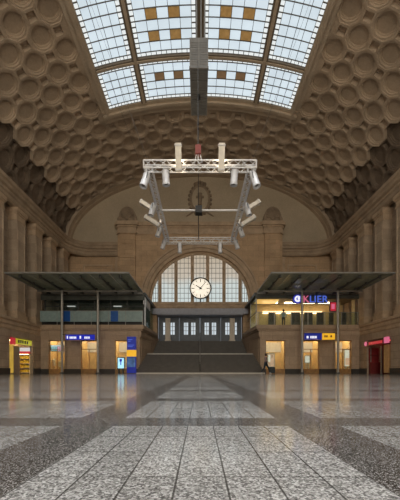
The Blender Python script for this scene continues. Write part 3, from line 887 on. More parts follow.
# ---- right gallery: the lit salon
M['salon_wall'] = plain('salon_wall', (0.74, 0.55, 0.27), 0.7)
M['salon_ceiling'] = plain('salon_ceiling', (0.22, 0.19, 0.13), 0.7)
m = MB(); m.box(5.4, 15.7, 29.7, 37.3, 7.72, 8.02); m.build('roof', 'dark_grey', pr_)
m = MB(); m.box(5.5, 15.7, 29.6, 29.75, 7.4, 7.85); m.build('fascia', 'gallery_dark', pr_)
m = MB(); m.box(5.6, 15.7, 33.0, 33.1, ZT, 7.72); m.build('salon_back_wall', 'salon_wall', pr_)
m = MB(); m.box(5.6, 15.7, 29.75, 33.0, 7.5, 7.7); m.build('salon_ceiling', 'salon_ceiling', pr_)
for xa in (7.6, 9.6, 11.6, 13.2):
    m = MB(); m.box(xa - .6, xa + .6, 31.6, 32.0, 7.42, 7.5); m.build('salon_lamp', 'lamp_white', pr_)
m = MB(); m.box(6.9, 13.4, 32.93, 33.0, 6.55, 6.75); m.build('light_strip', 'lamp_warm', pr_)
M['corner_gold'] = emit('lit_gold_soffit', (0.85, 0.52, 0.14), 0.8, 0.2, 2.0)
m = MB(); m.box(5.75, 7.9, 30.0, 31.6, 7.3, 7.42); m.build('gold_soffit', 'corner_gold', pr_)
for (a, b_) in ((268.5, 275.5), (291.5, 300), (304, 312.5), (316.5, 323.5), (329, 336), (341, 346)):
    x0 = (a - 200) * 32.6 / 300; x1 = (b_ - 200) * 32.6 / 300
    m = MB(); m.box(x0, x1, 32.55, 32.65, ZT, 6.62); mr = m.build('mirror_station', 'dark_grey', pr_)
    MB().box(x0 + .08, x1 - .08, 32.52, 32.55, ZT + .8, 6.5).build('mirror', 'black', mr)
m = MB()
for x in (5.7, 7.3, 8.95, 10.6, 12.25, 13.9, 15.5): m.box(x - .035, x + .035, 29.42, 29.48, ZT - .1, 6.0)
m.box(5.6, 15.6, 29.42, 29.48, 5.98, 6.04); fr = m.build('balustrade_frame', 'steel', pr_)
MB().box(5.62, 15.6, 29.44, 29.46, ZT, 5.98).build('balustrade_glass', 'clear', fr)
m = MB(); m.box(5.55, 5.62, 29.5, 35.5, 6.1, 6.16); m.box(5.52, 5.62, 29.65, 29.75, ZT, 7.72); m.box(5.52, 5.62, 32.9, 33.1, ZT, 7.72); fr = m.build('corner_frame', 'steel', pr_)
MB().box(5.57, 5.59, 29.7, 33, ZT, 7.72).build('corner_glass', 'clear', fr)
m = MB(); m.box(13.95, 14.6, 31.2, 31.3, ZT, 7.4); m.box(15.3, 15.6, 30.2, 30.3, ZT, 7.4); m.build('partition', 'salon_wall', pr_)

# ------------------------------------------------------------------ glass canopies over the shop fronts
def canopy(sg, label):
    cp = thing('glass_canopy', (sg * 10.6, 28, 0), label, 'canopy')
    Y0, Y1 = 23.75, 29.58; X0, X1 = 5.62, 15.45
    n = 6
    for i in range(n):
        a = X0 + (X1 - X0) * i / n; b_ = X0 + (X1 - X0) * (i + 1) / n
        x0, x1 = sorted((sg * (a + .02), sg * (b_ - .02)))
        MB().box(x0, x1, Y0, Y1, 8.03, 8.06).build('roof_pane', 'canopy_glass', cp)
    m = MB(); x0, x1 = sorted((sg * X0, sg * X1))
    m.box(x0, x1, Y0 - .05, Y0, 7.98, 8.1); m.box(x0, x1, Y1 - .3, Y1, 7.75, 8.0); 
    for e in (x0, x1 - .06): m.box(e, e + .06, Y0, Y1, 7.96, 8.08)
    m.build('edge_frame', 'mid_grey', cp)
    for i in range(6):
        x = sg * (X0 + .85 + (X1 - X0 - 1.7) * i / 5)
        m = MB(); m.prism([(Y0 + .55, 7.86), (Y1 - .3, 7.7), (Y1 - .3, 7.96), (Y0 + .55, 7.96)], lambda p, t: (t, p[0], p[1]), x - .035, x + .035)
        for y in (Y0 + .6, Y0 + 2.6, Y0 + 4.4): m.tube((x, y, 7.8), (x, y, 8.03), .11, 10)
        m.build('beam', 'dark_grey', cp)
    m = MB(); m.tube((x0 + .3, 28, 7.72), (x1 - .3, 28, 7.72), .09, 12); m.build('cross_tube', 'steel', cp, True)
    for x in (12.88, 9.53):
        m = MB(); m.tube((sg * x, 28, .12), (sg * x, 28, 7.7), .115, 14); p = m.build('post', 'steel', cp, True)
        MB().lathe([(.2, 0), (.2, .08), (.13, .14)], 16, (sg * x, 28, 0)).build('foot', 'dark_grey', p)
    return cp
canopy(-1, 'green glass canopy on two steel posts above the left shop fronts')
canopy(1, 'green glass canopy on two steel posts above the right shop fronts')

# ------------------------------------------------------------------ lighting truss hung over the hall
TZ = 9.95
ty0, ty1, tx = 14.15, 22.3, 2.43
S = .34
tr = thing('lighting_truss', (0, 18.3, TZ), 'white rectangular lighting truss hanging in the middle of the hall', 'lighting truss')
def truss(p0, p1, size=S, n=None):
    p0 = Vector(p0); p1 = Vector(p1); d = (p1 - p0); L = d.length; d.normalize()
    up = Vector((0, 0, 1)); sd = d.cross(up).normalized(); h = size / 2
    m = MB(); cs = [(-h, -h), (h, -h), (h, h), (-h, h)]
    for a, b_ in cs: m.tube(p0 + sd * a + up * b_, p1 + sd * a + up * b_, .034, 8)
    n = n or round(L / size)
    for k in range(n):
        q0 = p0 + d * L * k / n; q1 = p0 + d * L * (k + 1) / n
        for i in range(4):
            a = cs[i]; b_ = cs[(i + 1) % 4]
            if k % 2: a, b_ = b_, a
            m.tube(q0 + sd * a[0] + up * a[1], q1 + sd * b_[0] + up * b_[1], .014, 5)
    for q in (p0, p1):
        for i in range(4):
            a = cs[i]; b_ = cs[(i + 1) % 4]; m.tube(q + sd * a[0] + up * a[1], q + sd * b_[0] + up * b_[1], .03, 6)
    return m
truss((-tx - .2, ty0, TZ), (tx + .2, ty0, TZ)).build('truss_beam', 'white_metal', tr)
truss((-tx - .1, ty1, TZ), (tx + .1, ty1, TZ)).build('truss_beam', 'white_metal', tr)
for sg in (-1, 1): truss((sg * tx, ty0 + .2, TZ), (sg * tx, ty1 - .2, TZ), S * .8).build('truss_beam', 'alu', tr)
MID = 18.05
MB().tube((-tx, MID, TZ), (tx, MID, TZ), .055, 10).build('cross_tube', 'white_metal', tr, True)
mh = MB(); mh.box(-.28, .12, MID - .2, MID + .2, TZ - .22, TZ + .2); mh.build('junction_box', 'black', tr)
cb_ = MB(); cb_.tube((-.1, MID, TZ + .15), (-.1, MID, 15.8), .02, 6); cb_.build('hoist_cable', 'black', tr)
cb_ = MB(); cb_.tube((-.1, MID, TZ - .02), (-.1, ty1, TZ + .1), .028, 6); cb_.build('power_cable', 'black', tr)
for sg in (-1, 1):
    for y in (ty0, ty1):
        x1 = sg * 7.3; u = u_of_x(7.3)
        MB().tube((sg * tx, y, TZ + .15), (x1, y, V(u, y)[2] - .02), .006, 5).build('suspension_cable', 'dark_grey', tr)
M['red_hoist'] = plain('red_hoist_paint', (0.2, 0.035, 0.025), 0.5)
mh = MB(); mh.box(-.22, .05, ty0 - .12, ty0 + .12, TZ + .55, TZ + .95); hz = mh.build('hoist_motor', 'red_hoist', tr)
for x in (-.3, -.1, .12): MB().tube((x * .8, ty0, TZ + .17), (x * .4 - .05, ty0, TZ + .6), .02, 6).build('sling', 'alu', tr)
MB().tube((-.1, ty0, TZ + .9), (-.1, ty0 + 1.0, 16.0), .015, 5).build('hoist_chain', 'dark_grey', tr)

# spotlights: each hangs from the truss by its own yoke
def spot(top, axis, label, L=.62, r=.155):
    t = thing('spotlight', top, label, 'spotlight', 'silver spotlights on the hanging truss')
    top = Vector(top); ax = Vector(axis).normalized()
    c = top + Vector((0, 0, -.2)) + ax * .18
    SPOTS.append((t, c + ax * (L / 2 + .04), ax))
    m = MB(); h = L / 2
    m.lathe([(.05, -h - .08), (r * .75, -h - .03), (r * .95, -h + .05), (r, -h + .1), (r, h - .12), (r * 1.08, h - .1), (r * 1.08, h), (r * .9, h), (r * .86, h - .06)], 16, c, ax)
    m.build('housing', 'alu', t, True)
    MB().lathe([(r * .84, h - .07), (.01, h - .05)], 16, c, ax).build('lens', 'lt_grey', t)
    y = MB(); sd = ax.cross(Vector((0, 0, 1)))
    sd = sd.normalized() if sd.length > .05 else Vector((1, 0, 0))
    y.tube(top, top + Vector((0, 0, -.08)), .03, 8)
    for q in (-1, 1): y.tube(top + Vector((0, 0, -.06)), top + Vector((0, 0, -.08)) + sd * q * (r + .03), .018, 6); y.tube(top + Vector((0, 0, -.08)) + sd * q * (r + .03), c + sd * q * (r + .03), .018, 6)
    y.build('yoke', 'dark_grey', t)
zb = TZ - S / 2
for sg, s in ((-1, 'left'), (1, 'right')):
    spot((sg * (tx + .1), ty0, zb - .12), (sg * .28, -.15, -1), 'silver spotlight under the outer %s end of the front truss beam' % s, .72, .17)
    spot((sg * 1.62, ty0, zb + .02), (-sg * .05, .1, -1), 'silver spotlight hanging inward of the %s end under the front truss beam' % s, .68, .165)
    spot((sg * (tx + .26), 17.2, zb + .12), (sg * .25, 0, -1), 'silver spotlight midway along the %s side truss beside the upper cream lamp' % s, .66)
    spot((sg * (tx + .26), 20.0, zb + .12), (sg * .35, 0, -1), 'silver spotlight towards the far end of the %s side truss' % s, .62)
    spot((sg * (tx + .18), ty1 - .4, zb + .12), (sg * .3, .1, -1), 'silver spotlight under the far %s corner of the truss' % s, .66)
    spot((sg * 1.5, ty1, zb + .02), (0, .05, -1), 'silver spotlight hanging straight down under the %s half of the far truss beam' % s, .74, .14)
# cream strip lamps
def strip(p0, p1, label, wd=.34, th=.2):
    p0 = Vector(p0); p1 = Vector(p1); t = thing('strip_lamp', p0, label, 'lamp', 'cream strip lamps on the hanging truss')
    d = (p1 - p0); L = d.length; d.normalize()
    sd = d.cross(Vector((0, 0, 1))).normalized(); up = sd.cross(d)
    R = Matrix((sd, d, up)).transposed()
    if up.z < 0: up = -up
    STRIPS.append((t, (p0 + p1) / 2 + up * (th / 2 + .06), up))
    MB().obox((p0 + p1) / 2, wd, L, th, R).build('housing', 'lamp_beige', t)
    MB().obox((p0 + p1) / 2 + up * (th / 2 + .01), wd * .8, L * .94, .03, R).build('reflector', 'white_metal', t)
    for q in (p0 + d * .08, p1 - d * .08): MB().obox(q, wd + .06, .05, th + .06, R).build('end_cap', 'white_metal', t)
    xs_ = math.copysign(tx - .05, p0.x) if p0.y > ty0 else p0.x; ys_ = p0.y if p0.y > ty0 else ty0 - .1
    q = p0 + d * (.15 if p0.y > ty0 else L * .45); m = MB(); m.tube(q, (xs_, ys_, max(TZ - .1, min(TZ + .1, q.z))), .03, 8); m.build('bracket', 'dark_grey', t)
for sg, s in ((-1, 'left'), (1, 'right')):
    strip((sg * .98, ty0 - .25, TZ - .42), (sg * .98, ty0 - .7, TZ + .56), 'cream strip lamp standing upright on the %s half of the front truss beam' % s, .27, .2)
    strip((sg * (tx + .22), 18.0, TZ - .1), (sg * (tx + 1.15), 18.0, TZ + .5), 'cream strip lamp tilted outward from the %s side truss, upper one' % s, .3, .2)
    strip((sg * (tx + .2), 19.5, TZ - .25), (sg * (tx + 1.15), 19.5, TZ + .35), 'cream strip lamp tilted outward from the %s side truss, lower one' % s, .3, .22)

M['louvre'] = plain('grey_louvre', (0.15, 0.148, 0.14), 0.5)
# ------------------------------------------------------------------ hanging service box under the skylight
hbx = thing('service_box', (0, 18, 16.9), 'long grey louvred service box hanging on rods below the skylight', 'service box')
by0, by1, bz0, bz1, bxh = 16.4, 19.5, 16.85, 18.55, .51
b0 = MB(); b0.box(-bxh - .06, bxh - .06, by0 + .03, by1, bz0 + .03, bz1); b0.build('casing', 'mid_grey', hbx)
for q in (0, 1):
    x0 = -bxh - .02 + q * .5; m = MB(); m.box(x0, x0 + .44, by0 - .01, by0 + .04, bz0 + .1, bz1 - .06)
    for k in range(10): m.box(x0 + .03, x0 + .41, by0 - .025, by0 - .005, bz0 + .2 + k * .13, bz0 + .25 + k * .13)
    m.build('front_panel', 'lt_grey', hbx)
MB().box(-bxh - .08, bxh - .04, by0 - .03, by0 + .06, bz0 - .02, bz0 + .08).build('front_edge', 'lt_grey', hbx)
for k in range(5):
    a = by0 + .12 + k * .6; m = MB(); m.box(-bxh - .03, bxh - .09, a, a + .54, bz0 - .0, bz0 + .03)
    for j in range(4): m.box(-bxh + .02, bxh - .14, a + .05 + j * .13, a + .11 + j * .13, bz0 - .02, bz0 + .0)
    m.build('bottom_panel', 'louvre', hbx)
m = MB(); m.tube((-.06, 18.0, bz0), (-.06, 18.0, bz0 - .25), .09, 10); m.build('cable_outlet', 'black', hbx)
for x in (-.2, .06, .28):
    for y in (by0 + .3, by1 - .3):
        MB().tube((x, y, bz1), (x, y, V(x, y)[2] - .15), .028, 6).build('rod', 'steel', hbx)

# ------------------------------------------------------------------ signs, totem, posters
def sx(px, y): return (px - 200) * y / F
def sz(py, y): return (370 - py) * y / F + CAM_Z
M['sign_blue'] = emit('lit_blue_sign', (0.012, 0.02, 0.42), 0.8, 0.1, 2.0, (.01, .02, .2))
M['sign_navy'] = emit('lit_navy_sign', (0.008, 0.016, 0.20), 0.8, 0.1, 2.0, (.01, .02, .15))
M['sign_yellow'] = emit('lit_yellow_sign', (1.0, 0.52, 0.03), 0.85, 0.2, 2.0)
M['sign_white'] = emit('lit_white_lettering', (0.92, 0.92, 1.0), 0.95, 0.02)
M['sign_red'] = emit('lit_red_sign', (0.60, 0.03, 0.05), 0.7, 0.1)
M['sign_pink'] = emit('lit_pink_lettering', (0.75, 0.16, 0.28), 0.8, 0.1)
M['logo_blue'] = emit('lit_blue_lettering', (0.09, 0.16, 0.70), 0.8, 0.05)
M['sign_lime'] = emit('lit_yellow_green_sign', (0.55, 0.52, 0.03), 0.75, 0.3, 2.5)
# left direction sign between the canopy posts
y = 27.9
d = thing('direction_sign', (-11.2, y, 3.2), 'long blue lit direction sign with white text under the left canopy', 'sign')
x0, x1, z0, z1 = sx(66, y), sx(94.5, y), sz(339.8, y), sz(334.8, y)
bx('sign_box', 'sign_blue', d, x0, x1, y - .08, y + .08, z0, z1)
bx('sign_frame', 'dark_grey', d, x0 - .3, x1 + .02, y - .05, y + .1, z1, z1 + .05)
m = MB(); zc = (z0 + z1) / 2
gl_ = [(67.3, 68.4), (70, 71), (71.4, 72.4), (72.8, 73.8), (74.2, 75.2), (75.6, 76.6), (80, 81.4), (84.8, 85.8), (86.2, 87.2), (87.8, 88.8), (89.2, 90)]
for a, b_ in gl_: bx('letter', 'sign_white', d, sx(a, y), sx(b_, y), y - .1, y - .08, zc - .14, zc + (.12 if a < 69 or 79 < a < 82 else .06))
# right direction signs
d = thing('direction_sign', (10.5, y, 3.2), 'navy lit direction sign with white text under the right canopy', 'sign')
x0, x1, z0, z1 = sx(304.5, y), sx(321.6, y), sz(339.6, y), sz(333.4, y)
bx('sign_box', 'sign_navy', d, x0, x1, y - .08, y + .08, z0, z1)
bx('sign_frame', 'dark_grey', d, x0 - .075, x1 + .05, y - .05, y + .1, z1, z1 + .05)
m = MB(); zc = (z0 + z1) / 2 - .06
for a, b_ in ((306.3, 308.2), (310, 311), (311.4, 312.4), (312.8, 313.8), (314.2, 315.2), (315.5, 316.3)): bx('letter', 'sign_white', d, sx(a, y), sx(b_, y), y - .1, y - .08, zc - .12, zc + .1)
d = thing('direction_sign', (12.0, y, 3.2), 'short yellow lit sign with dark marks beside the navy direction sign', 'sign')
x0, x1 = sx(322.4, y), sx(334.6, y)
bx('sign_box', 'sign_yellow', d, x0, x1, y - .08, y + .08, z0, z1)
bx('sign_frame', 'dark_grey', d, x0 - .0, x1 + .24, y - .05, y + .1, z1, z1 + .05)
m = MB(); zc = (z0 + z1) / 2
for a, b_ in ((324, 325.3), (325.8, 327.2), (330, 331.6)): bx('letter', 'red_hoist', d, sx(a, y), sx(b_, y), y - .1, y - .08, zc - .08, zc + .1)

# salon sign on the fascia
y = 29.5
d = thing('shop_sign', (10.8, y, 7.1), 'lit blue and pink KLIER shop sign with round logo on the right gallery', 'sign')
zc = sz(299.2, y)
MB().lathe([(.44, 0), (.44, -.1), (.34, -.12)], 24, (sx(297.3, y), y, zc), (0, 1, 0)).build('logo_disc', 'sign_blue', d)
lm = MB()
K = 20
for i in range(K):
    a0 = .6 + 5.0 * i / K; a1 = .6 + 5.0 * (i + 1) / K; c = Vector((sx(297.3, y), y - .14, zc))
    lm.tube(c + Vector((math.cos(a0), 0, math.sin(a0))) * .23, c + Vector((math.cos(a1), 0, math.sin(a1))) * .23, .09, 6)
lm.tube(Vector((sx(297.3, y), y - .14, zc)), Vector((sx(297.3, y) + .2, y - .14, zc + .02)), .1, 6)
lm.build('logo_mark', 'sign_white', d)
text('letter', 'K', 'sign_pink', d, (sx(302.6, y), y - .1, zc - .33), .95, ext=.05)
for ch_, px_ in (('L', 308.9), ('I', 313.6), ('E', 316.4), ('R', 321.6)): text('letter', ch_, 'logo_blue', d, (sx(px_, y), y - .1, zc - .33), .95, ext=.05)
bx('sign_backing', 'dark_grey', d, sx(292.5, y), sx(327.5, y), y - .02, y + .08, zc - .4, zc + .4)

# blue information totem
y = 27.7
d = thing('information_totem', (-6.5, y, 0), 'tall navy information totem with an orange-yellow band beside the stairs', 'totem')
x0, x1 = sx(127.2, y), sx(136, y); zt = sz(336.8, y)
bx('body', M['sign_navy'], d, x0, x1, y - .12, y + .12, .06, zt)
bx('foot', 'dark_grey', d, x0 + .03, x1 - .03, y - .1, y + .1, 0, .06)
bx('yellow_band', 'sign_yellow', d, x0 - .01, x1 + .01, y - .135, y + .135, sz(356.6, y), sz(350, y))
for a, b_, z in ((128.2, 132.5, 340), (128.2, 131, 341.6), (128.2, 134.5, 345.5), (128.2, 133, 347)): bx('text_line', 'logo_blue', d, sx(a, y), sx(b_, y), y - .14, y - .12, sz(z, y), sz(z, y) + .055)
M['pic'] = emit('lit_totem_picture', (0.10, 0.22, 0.50), 0.7, 0.8, 3.0)
bx('picture_panel', M['pic'], d, x0 + .05, x1 - .05, y - .135, y - .12, sz(367, y), sz(357.5, y))
# light-box poster by the left pavilion
def poster(name, px0, px1, py0, py1, y, frame, face, label, cat, marks=(), stand=False):
    d = thing(name, (sx((px0 + px1) / 2, y), y, sz(py1, y)), label, cat)
    x0, x1, z0, z1 = sx(px0, y), sx(px1, y), sz(py1, y), sz(py0, y)
    m = MB(); f = .07
    m.box(x0 - f, x0, y - .06, y + .06, z0 - f, z1 + f); m.box(x1, x1 + f, y - .06, y + .06, z0 - f, z1 + f); m.box(x0, x1, y - .06, y + .06, z1, z1 + f); m.box(x0, x1, y - .06, y + .06, z0 - f, z0)
    m.build('frame', frame, d)
    bx('poster_face', face, d, x0, x1, y - .02, y + .02, z0, z1)
    for (a, b_, c, e, mt) in marks: bx('poster_print', mt, d, sx(a, y), sx(b_, y), y - .03, y - .02, sz(e, y), sz(c, y))
    if stand:
        for q in (x0 + .1, x1 - .1): bx('leg', frame, d, q - .04, q + .04, y - .15, y + .15, 0, z0 - f)
    return d
M['cyan_box'] = emit('lit_cyan_poster', (0.42, 0.80, 0.95), 1.3, 0.3, 3.0)
M['salmon'] = emit('lit_salmon_poster', (0.95, 0.55, 0.36), 0.9, 0.35, 4.0)
M['white_box'] = emit('lit_white_poster', (0.95, 0.85, 0.72), 0.95, 0.2, 4.0)
poster('lightbox_poster', 117.9, 124.1, 358, 368.3, 29.35, 'dark_grey', 'cyan_box', 'small cyan glowing poster light box before the left shop window', 'poster', ((119.6, 122, 359, 361.5, 'sign_blue'), (120.3, 121.4, 361.5, 365, 'logo_blue')), True)
poster('window_poster', 267.8, 274.0, 354, 366.5, 29.98, 'white_metal', 'salmon', 'salmon and white poster in the shop window nearest the stairs right', 'poster', ((268.2, 270.3, 354.8, 362, 'white_box'), (271.5, 272.3, 354.8, 358, 'wood')), True)
poster('window_poster', 344.5, 350.0, 350, 366, 30.6, 'white_metal', 'white_box', 'tall pale pink poster in the far right shop window', 'poster', ((345.2, 349.2, 358, 365, 'salmon'),), True)
poster('window_poster', 304.9, 309.4, 356, 362.5, 30.6, 'white_metal', 'white_box', 'small white card display in the middle right shop window', 'poster', (), True)
poster('salon_poster', 330.2, 336, 302.5, 311, 29.9, 'dark_grey', 'sign_red', 'red and pink poster above the salon balustrade near the right post', 'poster', ((331.4, 334.6, 304, 309, 'sign_pink'),))
# neon shop sign in the left window
M['neon_w'] = emit('white_neon', (0.85, 0.88, 1.0), 1.3, 0.1); M['neon_p'] = emit('pink_neon', (1.0, 0.45, 0.6), 1.1, 0.2, 3.0); M['neon_c'] = emit('cyan_neon', (0.35, 0.65, 0.75), 1.0, 0.2)
y = 29.95
d = thing('neon_sign', (sx(57, y), y, 2.4), 'cyan and pink neon sign in the top of the far left shop window', 'sign')
bx('sign_board', 'lt_grey', d, sx(50, y), sx(64, y), y, y + .06, sz(351.5, y), sz(345, y))
m = MB()
for i, (a, b_) in enumerate(((51.5, 53), (53.6, 55), (55.6, 57))): m.box(sx(a, y), sx(b_, y), y - .04, y, sz(350.6, y), sz(346.5, y))
m.build('lettering', 'neon_c', d)
m = MB()
for i, (a, b_) in enumerate(((57.8, 59.2), (59.8, 61.2), (61.8, 63.4))): m.box(sx(a, y), sx(b_, y), y - .04, y, sz(350.6, y), sz(346.8, y))
m.build('lettering', 'neon_p', d)
bx('light_bar', 'neon_w', d, sx(51, y), sx(63.5, y), y - .05, y, sz(346.3, y), sz(345.5, y))
# mannequins / display stands in the left window
M['pale'] = plain('pale_display', (0.75, 0.66, 0.55), 0.5)
for px, h, lab in ((54, 1.55, 'pale display figure left in the far left shop window'), (60, 1.35, 'pale display figure right in the far left shop window')):
    yy = 31.0; xx = sx(px, yy)
    d = thing('display_figure', (xx, yy, .0), lab, 'mannequin')
    MB().lathe([(.25, 0), (.25, .04), (.03, .06), (.03, h * .5)], 14, (xx, yy, 0)).build('stand', 'dark_grey', d)
    MB().lathe([(.02, h * .45), (.14, h * .5), (.17, h * .6), (.13, h * .72), (.18, h * .85), (.16, h * .9), (.05, h * .94), (.05, h * .98), (.0, h)], 14, (xx, yy, 0)).build('torso', 'pale', d, True)

# shop in the left long wall
def side_room(sg, wallo, mat):
    m = MB()
    def b(x0, x1, *r): m.box(min(sg * x0, sg * x1), max(sg * x0, sg * x1), *r)
    b(18.6, 18.7, SHOP_Y0 - .3, SHOP_Y1 + .3, 0, 3.3); b(WX + .5, 18.6, SHOP_Y0 - .3, SHOP_Y0 - .2, 0, 3.3); b(WX + .5, 18.6, SHOP_Y1 + .2, SHOP_Y1 + .3, 0, 3.3); b(WX + .5, 18.7, SHOP_Y0 - .3, SHOP_Y1 + .3, 3.2, 3.3)
    return m.build('shop_room', mat, wallo)
M['room_red'] = plain('dark_red_shop_wall', (0.16, 0.02, 0.02), 0.5)
M['yellow_goods'] = plain('yellow_goods', (0.85, 0.55, 0.06), 0.5, 0, .4, 6.0)
r1 = side_room(-1, wl, 'room_cream')
bx('shop_lamp', 'lamp_warm', r1, -18.3, -17.4, 25.2, 28, 3.08, 3.16)
r2 = side_room(1, wr, 'room_red')
M['lamp_red'] = emit('red_shop_lamp', (1.0, 0.10, 0.08), 1.2)
bx('shop_lamp', 'lamp_red', r2, 17.4, 18.2, 26.5, 28, 3.08, 3.16)
for q, (sg, wo) in enumerate(((-1, wl), (1, wr))):
    m = MB(); xa, xb = sorted((sg * (LOW + .25), sg * (LOW + .35)))
    for a in ((SHOP_Y0, SHOP_Y0 + .12, 0, SHOP_Z), (SHOP_Y1 - .12, SHOP_Y1, 0, SHOP_Z), (SHOP_Y0, SHOP_Y1, SHOP_Z - .1, SHOP_Z), (26.5, 26.6, 0, 2.45)): m.box(xa, xb, *a)
    m.build('shop_frame', 'steel', wo)
def lsx(px): return -LOW * 300 / (px - 200)   # depth on the left wall for a pixel column
d = thing('shop_sign', (-LOW, 26.5, 2.6), 'yellow-green lit shop sign with red end block on the left side wall', 'sign')
bx('sign_board', 'sign_lime', d, -LOW - .02, -LOW + .1, 25.4, 27.9, 2.6, 3.05)
bx('red_block', 'sign_red', d, -LOW - .02, -LOW + .14, 24.9, 25.4, 2.5, 3.05)
m = MB()
for a in (25.8, 26.1, 26.4, 26.75, 27.1): m.box(-LOW + .1, -LOW + .12, a, a + .2, 2.68, 2.95)
m.build('lettering', 'plinth', d)
M['board_white'] = emit('lit_white_board', (0.75, 0.74, 0.78), 0.7, 0.1)
d = thing('price_board', (-16.3, 27.9, 1.9), 'white and red lit board hanging below the yellow-green sign', 'sign')
bx('board', 'board_white', d, -16.75, -15.82, 27.86, 27.92, 2.08, 2.42)
bx('red_stripe', 'sign_red', d, -16.75, -15.82, 27.85, 27.93, 1.86, 2.08)
for k in (-16.6, -15.95): MB().tube((k, 27.89, 2.42), (k, 27.89, 3.1), .015, 6).build('hanger', 'steel', d)
M['goods_r'] = plain('red_goods', (0.22, 0.02, 0.02), 0.5)
d = thing('shop_shelf', (-16.3, 28.1, 0), 'tall shelf of yellow goods inside the left wall shop', 'shelf')
m = MB(); m.box(-16.85, -16.8, 27.95, 28.28, 0, 1.8); m.box(-15.9, -15.85, 27.95, 28.28, 0, 1.8)
for z in (.1, .52, .94, 1.36, 1.76): m.box(-16.8, -15.9, 27.95, 28.28, z, z + .04)
m.build('rack', 'room_cream', d)
for z in (.14, .56, .98, 1.4):
    m = MB(); q = -16.78
    while q < -16.0:
        w_ = random.uniform(.1, .2); m.box(q, min(-15.92, q + w_), 27.99, 28.25, z, z + random.uniform(.2, .32)); q += w_ + .02
    g = m.build('goods_row', 'yellow_goods', d); g['kind'] = 'stuff'
lb_ = bx('shelf_lamp', 'lamp_warm', d, -16.75, -15.95, 27.84, 27.9, 1.78, 1.82)
M['lit_yellow'] = emit('lit_yellow_jamb', (0.8, 0.5, 0.08), 0.6, .3, 2.0)
bx('lit_jamb', 'lit_yellow', wl, -LOW - .3, -LOW - .1, SHOP_Y0 + .12, SHOP_Y0 + .7, 0.1, 2.5)
bx('shop_door_panel', plain('taupe_door_panel', (0.36, 0.28, 0.22), .5), wl, -LOW - .35, -LOW - .28, 25.5, 26.5, 0, 2.45)
# red sign on the right wall
d = thing('shop_sign', (LOW, 26.5, 2.6), 'glowing red shop sign with round end lamp on the right side wall', 'sign')
bx('sign_board', 'goods_r', d, LOW - .1, LOW + .05, 25.3, 28.2, 2.55, 3.0)
m = MB()
for i in range(7):
    a = 25.75 + i * .3; m.box(LOW - .14, LOW - .1, a, a + .22, 2.66, 2.9)
m.build('lettering', 'sign_red', d)
MB().lathe([(.0, -.06), (.2, -.06), (.2, .12)], 20, (LOW - .1, 28.3, 2.8), (1, 0, 0)).build('round_lamp', 'sign_pink', d)
bx('end_lamp', 'sign_pink', d, LOW - .16, LOW + .02, 24.95, 25.45, 2.62, 3.12)
bx('lit_jamb', plain('ochre_jamb', (.6, .36, .16), .6), wr, LOW + .05, LOW + .25, SHOP_Y0 + .4, SHOP_Y0 + 1.0, 0.1, 2.5)
d = thing('display_stand', (16.3, 28.1, 0), 'dark red display stand inside the right wall shop', 'stand')
bx('cabinet', 'room_red', d, 15.9, 16.8, 27.95, 28.28, 0, 1.0)
bx('back_panel', 'goods_r', d, 15.9, 16.8, 28.2, 28.28, 1.06, 2.4); bx('top', 'goods_r', d, 15.88, 16.85, 27.9, 28.28, 1.0, 1.06)
bx('shelf', 'room_red', d, 15.95, 16.75, 28.0, 28.2, 1.7, 1.75)

